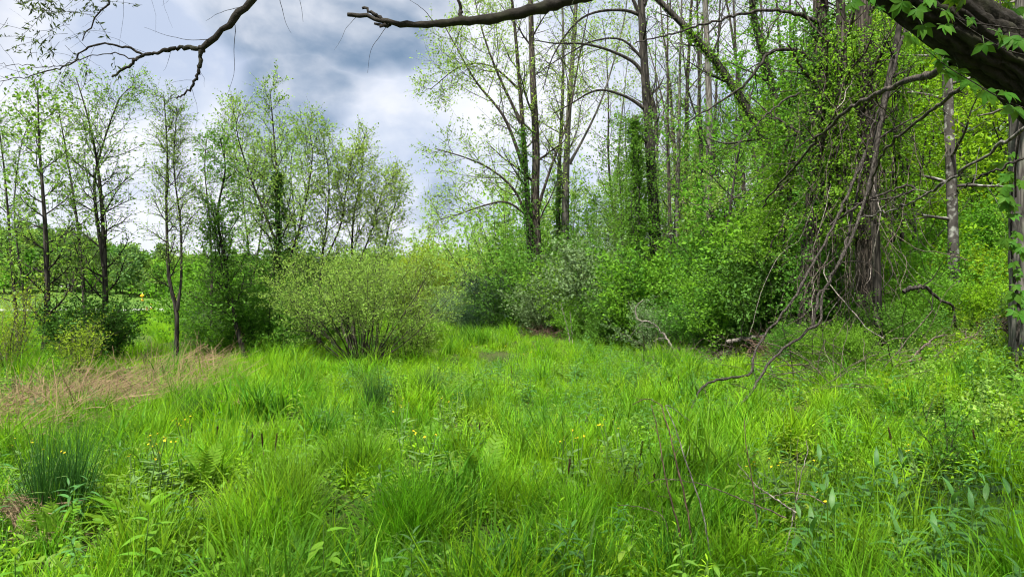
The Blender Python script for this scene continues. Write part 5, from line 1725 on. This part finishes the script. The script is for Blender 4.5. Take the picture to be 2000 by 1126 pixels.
    for (y0, y1, dens) in ((3, 10, 13), (10, 20, 15), (20, 34, 9), (34, 60, 2)):
        n = int(.76 * 1.12 * (y1 ** 2 - y0 ** 2) * dens)
        x, y = in_view(rng, n, y0, y1)
        d = foot_d(x, y)
        bare = np.exp(-(((x - 7.6) / 1.0) ** 2 + ((y - 11.2) / .7) ** 2))
        keep = (rng.random(n) < np.clip((d + .4) / 2, 0, .9) * (.62 + .9 * vnoise(x, y, 1.2, 6))) & (rng.random(n) > bare * 1.3)
        X.append(x[keep]); Yy.append(y[keep])
    x, y = np.concatenate(X), np.concatenate(Yy)
    i = np.where(x > y * .5, rng.choice([1, 1, 0, 3], len(x)), rng.choice([0, 0, 2, 3], len(x)))
    scatter('ground_cover_leaves', np.column_stack([x, y, height(x, y)]), rng.random(len(x)) * 6.28, rng.uniform(.6, 1.3, len(x)), i, cov, 'low leafy plants covering the floor of the wood', rng.normal(0, .15, (len(x), 2)))


meadow()


def straw_patch():
    """Dead stalks and straw left from last year, leaning to the right."""
    rng = np.random.default_rng(55)
    g = Geo()
    n = 2600
    t = rng.random(n)
    px = 0 + 430 * t + rng.normal(0, 25, n); py = 800 - 95 * t + rng.normal(0, 20, n)
    x, y = [], []
    for a, b in zip(px, py):
        Yd = depth_at(b, .25); x.append((a - 1000) / 1333 * Yd); y.append(Yd)
    x, y = np.array(x), np.array(y)
    z = height(x, y)
    P = np.column_stack([x, y, z + rng.random(n) * .28])
    D = np.column_stack([rng.normal(.55, .7, n), rng.normal(0, .5, n), rng.uniform(-.05, .75, n)])
    q, _ = grow(rng, P, D, rng.uniform(.25, .8, n), 5, .10, (0, 0, -.05))
    q[:, :, 2] = np.maximum(q[:, :, 2], height(q[:, :, 0], q[:, :, 1]) + .01)
    tubes(g, q, .0034 * rng.uniform(.5, 1.2, (n, 1)) * np.where(rng.random((n, 1)) < .25, 2.0, 1.0) * np.linspace(1, .5, 5)[None], 3)
    o = link('dry_straw', g.mesh('dry_straw', M['straw'], smooth=True))
    tag(o, 'flattened band of pale brown dead stalks on the left of the meadow', kind='stuff')
    g = Geo(); n = 900
    c = ground_pt(45, 1040)
    P = np.column_stack([rng.normal(0, .22, n), rng.normal(0, .2, n), rng.random(n) * .10])
    P[:, 2] += .13 * np.exp(-(P[:, 0] ** 2 + P[:, 1] ** 2) / .06)
    D = np.column_stack([rng.normal(.3, .8, n), rng.normal(-.5, .6, n), rng.normal(-.1, .3, n)])
    q, _ = grow(rng, P + c, D, rng.uniform(.12, .35, n), 5, .12, (0, 0, -.10))
    q[:, :, 2] = np.maximum(q[:, :, 2], c[2] + .01)
    tubes(g, q, .0018 * rng.uniform(.6, 1.5, (n, 1)) * np.ones((1, 5)), 3)
    o = link('dead_thatch', g.mesh('dead_thatch', M['thatch'], tuple(c), True), loc=tuple(c))
    tag(o, 'mound of brown dead grass thatch at the lower left', kind='stuff')


straw_patch()

# ---- rush and sedge tussocks
def tussock(seed, label, px, py, h, spread, n, mt, W=.0035, lean=(0, .5), curl=(.05, .5), seg=5, name='rush_tussock', group='rush and sedge tussocks in the meadow'):
    g = Geo(); rng = np.random.default_rng(seed)
    blades(g, rng, n, spread, h * .55, h * 1.1, W, lean=lean, curl=curl, seg=seg, wtip=.12)
    c = ground_pt(px, py)
    return tag(link(name, g.mesh(name, M[mt], smooth=True), loc=tuple(c)), label, 'grass tussock', group)


tussock(1, 'large dark green rush tussock beside the brown thatch mound', 118, 1022, .78, .16, 620, 'rush', .0042)
tussock(2, 'dark rush tussock in front of the straw band\'s right end', 392, 838, .62, .10, 240, 'rush', .005)
tussock(3, 'dark rush tuft just left of the one below the straw band', 350, 850, .5, .10, 200, 'rush', .005)
tussock(4, 'broad rush tussock in the meadow before the big bush', 732, 815, .72, .16, 380, 'rush', .005)
tussock(5, 'fanned rush tussock right of the one before the big bush', 840, 785, .62, .12, 260, 'rush', .0055)
tussock(6, 'small rush tuft right of the fanned rush tussock', 900, 810, .42, .09, 150, 'rush', .005)
tussock(7, 'spreading sedge tussock in the middle foreground', 790, 1085, .62, .17, 620, 'grass', .006, (0, .7), (.3, 1.3), 6, 'sedge_tussock')
tussock(8, 'tall sedge tussock left of the one in middle foreground', 560, 1020, .66, .18, 560, 'grass_dark', .006, (0, .6), (.2, 1.1), 6, 'sedge_tussock')
tussock(9, 'fine sedge tussock behind the foreground ones', 690, 940, .58, .17, 420, 'grass_dark', .006, (0, .6), (.2, 1.1), 6, 'sedge_tussock')
tussock(10, 'arching sedge tussock between broad leaves and fern', 1000, 1010, .5, .15, 360, 'grass', .006, (0, .7), (.3, 1.4), 6, 'sedge_tussock')
tussock(11, 'sedge tussock behind the large rush tussock', 210, 880, .55, .15, 320, 'grass_dark', .006, (0, .6), (.2, 1.0), 6, 'sedge_tussock')
tussock(12, 'wide sedge tussock left of the leaning bare stems', 1130, 1060, .55, .16, 420, 'grass', .006, (0, .7), (.3, 1.4), 6, 'sedge_tussock')
tussock(13, 'far rush tuft at the bush\'s left foot', 470, 780, .55, .12, 200, 'grass_dark', .007, (0, .6), (.2, .9), 5, 'sedge_tussock')
tussock(14, 'yellowish sedge tussock below the dead limb\'s tip', 1400, 860, .5, .15, 320, 'grass', .006, (0, .6), (.2, 1.0), 6, 'sedge_tussock')

# ---- plants whose leaves can be picked apart
lance_me = one_blade('leaf', LANCE, 1.0, .085, .75, .22, 'herb')
lance_blue_me = one_blade('leaf', LANCE, 1.0, .10, 1.1, .22, 'herb_blue')
lance_young_me = one_blade('leaf', LANCE, 1.0, .13, .55, .22, 'fern')
broad_me = one_blade('leaf', [.25, .6, .85, 1, .95, .75, .42, .03], 1.0, .085, .9, .25, 'grass_dark')


def leafy_plant(seed, name, label, c, h, nl, L, me, up=.35, group=None, cat='plant', t0=.25):
    rng = np.random.default_rng(seed)
    root = thing(name, label, cat, tuple(c), group)
    g = Geo()
    p, d = grow(rng, [(0, 0, -.03)], (rng.normal(0, .10), rng.normal(0, .10), 1), h, 9, .035)
    tube1(g, p[0], .0045, .0022, 5)
    link('stem', g.mesh('stem', M['stem'], smooth=True), root)
    for k in range(nl):
        t = t0 + (1 - t0) * k / (nl - 1)
        f = t * 8; i = min(int(f), 7); q = p[0][i] * (1 - f + i) + p[0][i + 1] * (f - i)
        az = k * 2.4 + rng.normal(0, .25)
        el = up + (.75 if t > .93 else 0) + rng.normal(0, .12)
        dv = Vector((math.cos(az) * math.cos(el), math.sin(az) * math.cos(el), math.sin(el)))
        nv = Vector((-math.cos(az) * math.sin(el), -math.sin(az) * math.sin(el), math.cos(el)))
        o = link('leaf', me, root, tuple(q))
        o.rotation_mode = 'QUATERNION'; o.rotation_quaternion = orient(dv, nv)
        s = L * (.6 + .55 * math.sin(math.pi * (t * .8 + .12))) * rng.uniform(.85, 1.15)
        o.scale = (s, s, s)
    return root


leafy_plant(1, 'whorled_plant', 'upright plant with a star of pale leaves at the lower left', ground_pt(275, 1190), .55, 12, .14, lance_young_me, .25)
leafy_plant(2, 'whorled_plant', 'upright plant with broad spreading top leaves in bottom middle', ground_pt(632, 1210), .55, 10, .17, lance_young_me, .15)
leafy_plant(3, 'whorled_plant', 'leafy shoot low in the bottom left corner', ground_pt(30, 1220), .42, 11, .15, lance_young_me, .3)
leafy_plant(4, 'whorled_plant', 'leafy shoot at the bottom border right of the starred plant', ground_pt(420, 1240), .36, 10, .15, lance_young_me, .35)
leafy_plant(5, 'whorled_plant', 'leafy shoot at bottom border left of the starred plant', ground_pt(150, 1250), .34, 10, .14, lance_young_me, .35)
leafy_plant(6, 'goldenrod_plant', 'narrow leaved goldenrod shoot standing clear before the bush', ground_pt(572, 850), .55, 22, .16, lance_me, .3)
leafy_plant(7, 'goldenrod_plant', 'narrow leaved shoot with bent tip left of middle sedge', ground_pt(600, 960), .5, 16, .16, lance_me, .3)


def blue_plants():
    rng = np.random.default_rng(66)
    spots = []
    while len(spots) < 17:
        px, py = rng.uniform(1530, 1990), rng.uniform(1060, 1230)
        if all(abs(px - a) + abs(py - b) > 46 for a, b in spots): spots.append((px, py))
    spots.sort()
    for i, (px, py) in enumerate(spots):
        leafy_plant(900 + i, 'drooping_leaf_plant', 'blue green drooping leaved plant in the lower right bed, %s from the left' % ordinal(i),
                    ground_pt(px, py), rng.uniform(.42, .6), 12, .19, lance_blue_me, .55, 'blue green plants in the lower right corner')


blue_plants()


def broad_clump(seed, label, px, py, n, L):
    rng = np.random.default_rng(seed)
    c = ground_pt(px, py)
    root = thing('broad_leaf_clump', label, 'plant', tuple(c), 'broad strap leaved clumps')
    for k in range(n):
        az = rng.random() * 6.28; el = rng.uniform(.75, 1.4)
        dv = Vector((math.cos(az) * math.cos(el), math.sin(az) * math.cos(el), math.sin(el)))
        nv = Vector((-math.cos(az) * math.sin(el), -math.sin(az) * math.sin(el), math.cos(el)))
        o = link('leaf', broad_me, root, (rng.normal(0, .10), rng.normal(0, .07), 0))
        o.rotation_mode = 'QUATERNION'; o.rotation_quaternion = orient(dv, nv)
        s = L * rng.uniform(.75, 1.2); o.scale = (s, s, s)


broad_clump(1, 'clump of broad strap leaves right of the large rush tussock', 275, 1040, 22, .40)
broad_clump(2, 'clump of broad strap leaves in the middle of the meadow', 815, 990, 16, .34)

FERNS = [(940, 960, .50, 'pale fern standing alone right of the meadow\'s middle'), (1245, 1040, .46, 'fern among the leaning bare stems'), (1700, 890, .42, 'fern in the right meadow before the twig skirt'),
         (1885, 870, .42, 'fern on the right beside the dark sapling'), (398, 960, .42, 'fern behind the foreground sedge on the left'), (28, 1085, .30, 'small fern against the brown thatch mound'),
         (108, 1070, .36, 'fern sprig right of the brown thatch mound'), (1930, 1085, .48, 'fern in the lower right corner beside the brown spike'), (1340, 1085, .42, 'fern at the foot of the leaning bare stems'),
         (860, 880, .36, 'small fern behind the pale lone fern'), (1060, 870, .36, 'small fern left of the grey twig heap'), (1480, 960, .40, 'fern left of the bent pale twig'), (330, 905, .36, 'small fern below the straw band')]
for i, (px, py, h, lb) in enumerate(FERNS):
    c = ground_pt(px, py)
    root = thing('fern', lb, 'fern', tuple(c), 'ferns in the meadow')
    for g in fern_geo(930 + i, 5, h * .85):
        link('frond', g.mesh('frond', M['fern'], smooth=True), root)

# ---- brown fertile spikes
SPK = [(937, 905, 'dark brown spike above the pale lone fern'), (518, 935, 'left of two dark spikes over the left sedge'), (532, 938, 'right of two dark spikes over the left sedge'), (492, 925, 'curved dark spike left of the paired spikes'),
       (424, 912, 'dark spike above the left fern'), (1238, 1010, 'thick dark spike among the leaning bare stems'), (1276, 1035, 'lower dark spike right of the thick one'), (1243, 965, 'slim brown spike above the thick one'),
       (1100, 1010, 'small dark spike left of the leaning bare stems'), (1000, 765, 'paired tiny spike far in the mid meadow'), (1328, 790, 'brown spike under the dead limb\'s hook'), (1290, 790, 'brown spike left of the hook\'s brown spike'),
       (1968, 1100, 'tall shaggy brown spike in the lower right corner'), (1912, 935, 'brown spike on the right by the dark sapling'), (1746, 925, 'slim brown spike in the right meadow'), (367, 900, 'reddish spike below the straw band')]
for i, (px, py, lb) in enumerate(SPK):
    c = ground_pt(px, py); rng = np.random.default_rng(960 + i)
    root = thing('brown_spike', lb, 'seed spike', tuple(c), 'brown spikes standing in the meadow')
    g = Geo(); h = rng.uniform(.36, .44)
    p, d = grow(rng, [(0, 0, 0)], (rng.normal(0, .06), rng.normal(0, .06), 1), h, 8, .03)
    tube1(g, p[0], .003, .0025, 4); link('stalk', g.mesh('stalk', M['twig_brown'], smooth=True), root)
    g = Geo()
    q = spline(p[0][5:], 10); rr = .007 * np.array([.3, .8, 1, .9, 1, .85, 1, .8, .6, .15])
    tubes(g, q[None], rr[None], 6)
    n = 60; P = q[rng.integers(0, 9, n)] + rng.normal(0, .004, (n, 3)); leaves(g, rng, P, rng.normal(0, 1, (n, 3)) + (0, 0, .5), .012, .6)
    link('spike_head', g.mesh('spike_head', M['spike'], smooth=True), root)

# ---- yellow flowers
FL = [  # cluster centre, spread, number, where
    (45, 862, 30, 14, 4, 'at the left border behind the large rush tussock'), (78, 890, 12, 12, 2, 'just above the large rush tussock'), (315, 855, 32, 16, 9, 'left below the straw band'), (372, 818, 14, 10, 5, 'right under the straw band\'s end'),
    (275, 893, 12, 8, 5, 'before the left broad leaves'), (780, 783, 16, 12, 5, 'between the rush tussocks'), (880, 775, 18, 14, 8, 'right of the fanned rush tussock'), (845, 852, 14, 10, 4, 'in the middle of the meadow'),
    (1020, 682, 20, 8, 6, 'at the far end of the meadow'), (1125, 855, 20, 14, 9, 'beside the grey twig heap'), (1200, 832, 16, 12, 6, 'right of the grey twig heap'), (1535, 905, 24, 16, 9, 'left of the bent pale twig'),
    (1808, 888, 12, 6, 4, 'beside the dark sapling'), (1560, 965, 14, 8, 2, 'below the right flower group'), (1475, 700, 24, 10, 5, 'under the dead limb near the log')]
fl_me = {}


def flower_meshes():
    rng = np.random.default_rng(3)
    g = Geo(); p, d = grow(rng, [(0, 0, 0)], (.05, 0, 1), 1.0, 7, .03); tube1(g, p[0], .0045, .003, 4)
    V = p[0][[2, 3, 4]]
    Vv, F = strips(V, np.array([(1, .2, .6), (-.8, .5, .7), (.1, -1, .8)]), np.array([(0, 0, 1.0)] * 3), .13, .018, LANCE, .6); g.add(Vv, F)
    fl_me['stem'] = g.mesh('stem', M['stem'], smooth=True); fl_me['tip'] = p[0][-1]
    g = Geo(); n = 11; a = np.arange(n) * 6.283 / n
    D = np.column_stack([np.cos(a), np.sin(a), np.full(n, .25)]); Nn = np.column_stack([-np.cos(a) * .25, -np.sin(a) * .25, np.ones(n)])
    V, F = strips(np.zeros((n, 3)), D, Nn, .016, .0042, [.4, .9, 1, .8, .2], .3); g.add(V, F)
    fl_me['petals'] = g.mesh('petals', M['petal'], smooth=True)
    g = Geo(); tube1(g, np.array([(0, 0, -.003), (0, 0, .002), (0, 0, .005)]), .005, .003, 7)
    fl_me['disc'] = g.mesh('disc', M['petal'], smooth=True)


flower_meshes()


def flowers():
    rng = np.random.default_rng(31)
    for (cx, cy, sx, sy, n, where) in FL:
        spots = sorted((cx + rng.normal(0, sx * .6), cy + rng.normal(0, sy * .6)) for _ in range(n))
        for k, (px, py) in enumerate(spots):
            h = rng.uniform(.42, .55)
            c = ground_pt(px, py, h)          # the blossom, not the foot, shows at this pixel
            root = thing('yellow_flower', 'yellow flower %s, %s from the left' % (where, ordinal(k)), 'flower', (c[0], c[1], H(c[0], c[1])), 'yellow flowers ' + where)
            st = link('stem', fl_me['stem'], root); st.scale = (1, 1, h); root.rotation_euler = (0, 0, rng.random() * 6.28)
            s = rng.uniform(.4, .6) * (1 + c[1] * .02)
            tip = fl_me['tip'] * np.array((1, 1, h))
            for j in range(rng.integers(1, 3)):
                off = (0, 0, 0) if j == 0 else (rng.normal(0, .025), rng.normal(0, .025), -rng.random() * .03)
                pe = link('petals', fl_me['petals'], root, tuple(tip + np.array(off) + (0, 0, .002)))
                pe.rotation_euler = (rng.normal(0, .35), rng.normal(0, .35), rng.random()); pe.scale = (s, s, s)
                link('disc', fl_me['disc'], pe)


flowers()

# ---- bare stems and small saplings in the foreground
BS = [([(1352, 1130), (1328, 1040), (1300, 930), (1282, 830), (1272, 790)], .0048, 'twig_red', 'left leaning dark bare stem in the stem bunch', 'bent'),
      ([(1362, 1130), (1345, 1010), (1318, 890), (1300, 820), (1290, 790), (1262, 778), (1235, 790)], .0048, 'twig_red', 'bare stem with drooping side top in the stem bunch', 'bent'),
      ([(1395, 1130), (1372, 1000), (1340, 900), (1318, 830), (1300, 790), (1335, 812), (1348, 822)], .0042, 'deadwood', 'pale bent over stem in the stem bunch', 'bent'),
      ([(1322, 1130), (1310, 1070), (1296, 1010), (1250, 990), (1205, 985)], .003, 'twig_brown', 'short broken stem at the bunch\'s foot', 'x'),
      ([(1482, 1130), (1478, 1020), (1468, 930), (1456, 860), (1455, 815)], .0042, 'twig_red', 'single upright brown stem left of the bent pale twig', 'x'),
      ([(1520, 1125), (1545, 1030), (1562, 940), (1576, 885), (1575, 860)], .0040, 'deadwood', 'curved pale grey twig standing in the right foreground', 'x'),
      ([(1555, 1000), (1510, 970), (1475, 945), (1440, 905)], .0045, 'deadwood', 'fallen pale twig leaning left in the right foreground', 'x'),
      ([(1535, 1010), (1450, 975), (1370, 945), (1300, 935), (1260, 945)], .0035, 'twig_brown', 'long thin twig lying across the bare stems', 'x'),
      ([(1612, 985), (1585, 968), (1545, 962), (1470, 978)], .0035, 'twig_brown', 'thin arched twig right of the fallen pale twig', 'x'),
      ([(1552, 1115), (1553, 1000), (1556, 920), (1558, 850)], .003, 'twig_brown', 'thin straight stem beside the curved pale twig', 'x')]
for i, (ctrl, r, mt, lb, _) in enumerate(BS):
    Yd = 3.9 if i < 4 else 4.1
    r *= 1.4
    c = [(a, b, Yd + .05 * k) for k, (a, b) in enumerate(ctrl)]
    rng = np.random.default_rng(1300 + i)
    p = path(c, 30); p[1:-1] += rng.normal(0, .002, (28, 3))
    if ctrl[0][1] > 1100:
        foot = p[0].copy(); foot[2] = H(foot[0], foot[1]) - .02
        p = np.vstack([foot, p])
    else:
        p[:, 2] = np.maximum(p[:, 2], height(p[:, 0], p[:, 1]) + .02)
    g = Geo(); tube1(g, p, r, r * .35, 5, 1, .05, rng)
    pts = p[None]; dirs = unit(np.gradient(pts, axis=1)); rad = np.linspace(r, r * .4, len(p))[None]
    branch_out(rng, g, dict(k=5, t0=.4, t1=.98, ang=(25, 60), len=.09, n=6, bend=.12, trop=(0, 0, .02), rf=.5, rmin=.0009, sides=3), pts, dirs, rad)
    tag(link('bare_stem', g.mesh('bare_stem', M[mt], tuple(p[0]), True), loc=tuple(p[0])), lb, 'stem', 'bare dead stems in the foreground')

put_bush('dark_sapling', 'small dark leaved sapling on the right of the foreground', ground_pt(1842, 960), bush(47, .62, .1, 4, 12, 10, .03, .16, (3, 30), .004, .6, lspread=.012), 'bark_dark', 'mid', cat='sapling')
put_bush('leafy_sapling', 'light green sapling shoot rising at the straw band\'s left', ground_pt(105, 790), bush(52, .7, .2, 7, 12, 12, .045, .22, (4, 32), .006, .4, lspread=.02), 'twig_brown', 'fresh', cat='sapling')
put_bush('leafy_sapling', 'sapling with glossy leaves at the middle of the slope\'s foot', ground_pt(1690, 705), bush(53, .9, .2, 7, 12, 12, .07, .3, (4, 36), .006, .7, lspread=.03), 'twig_brown', 'fresh', cat='sapling')
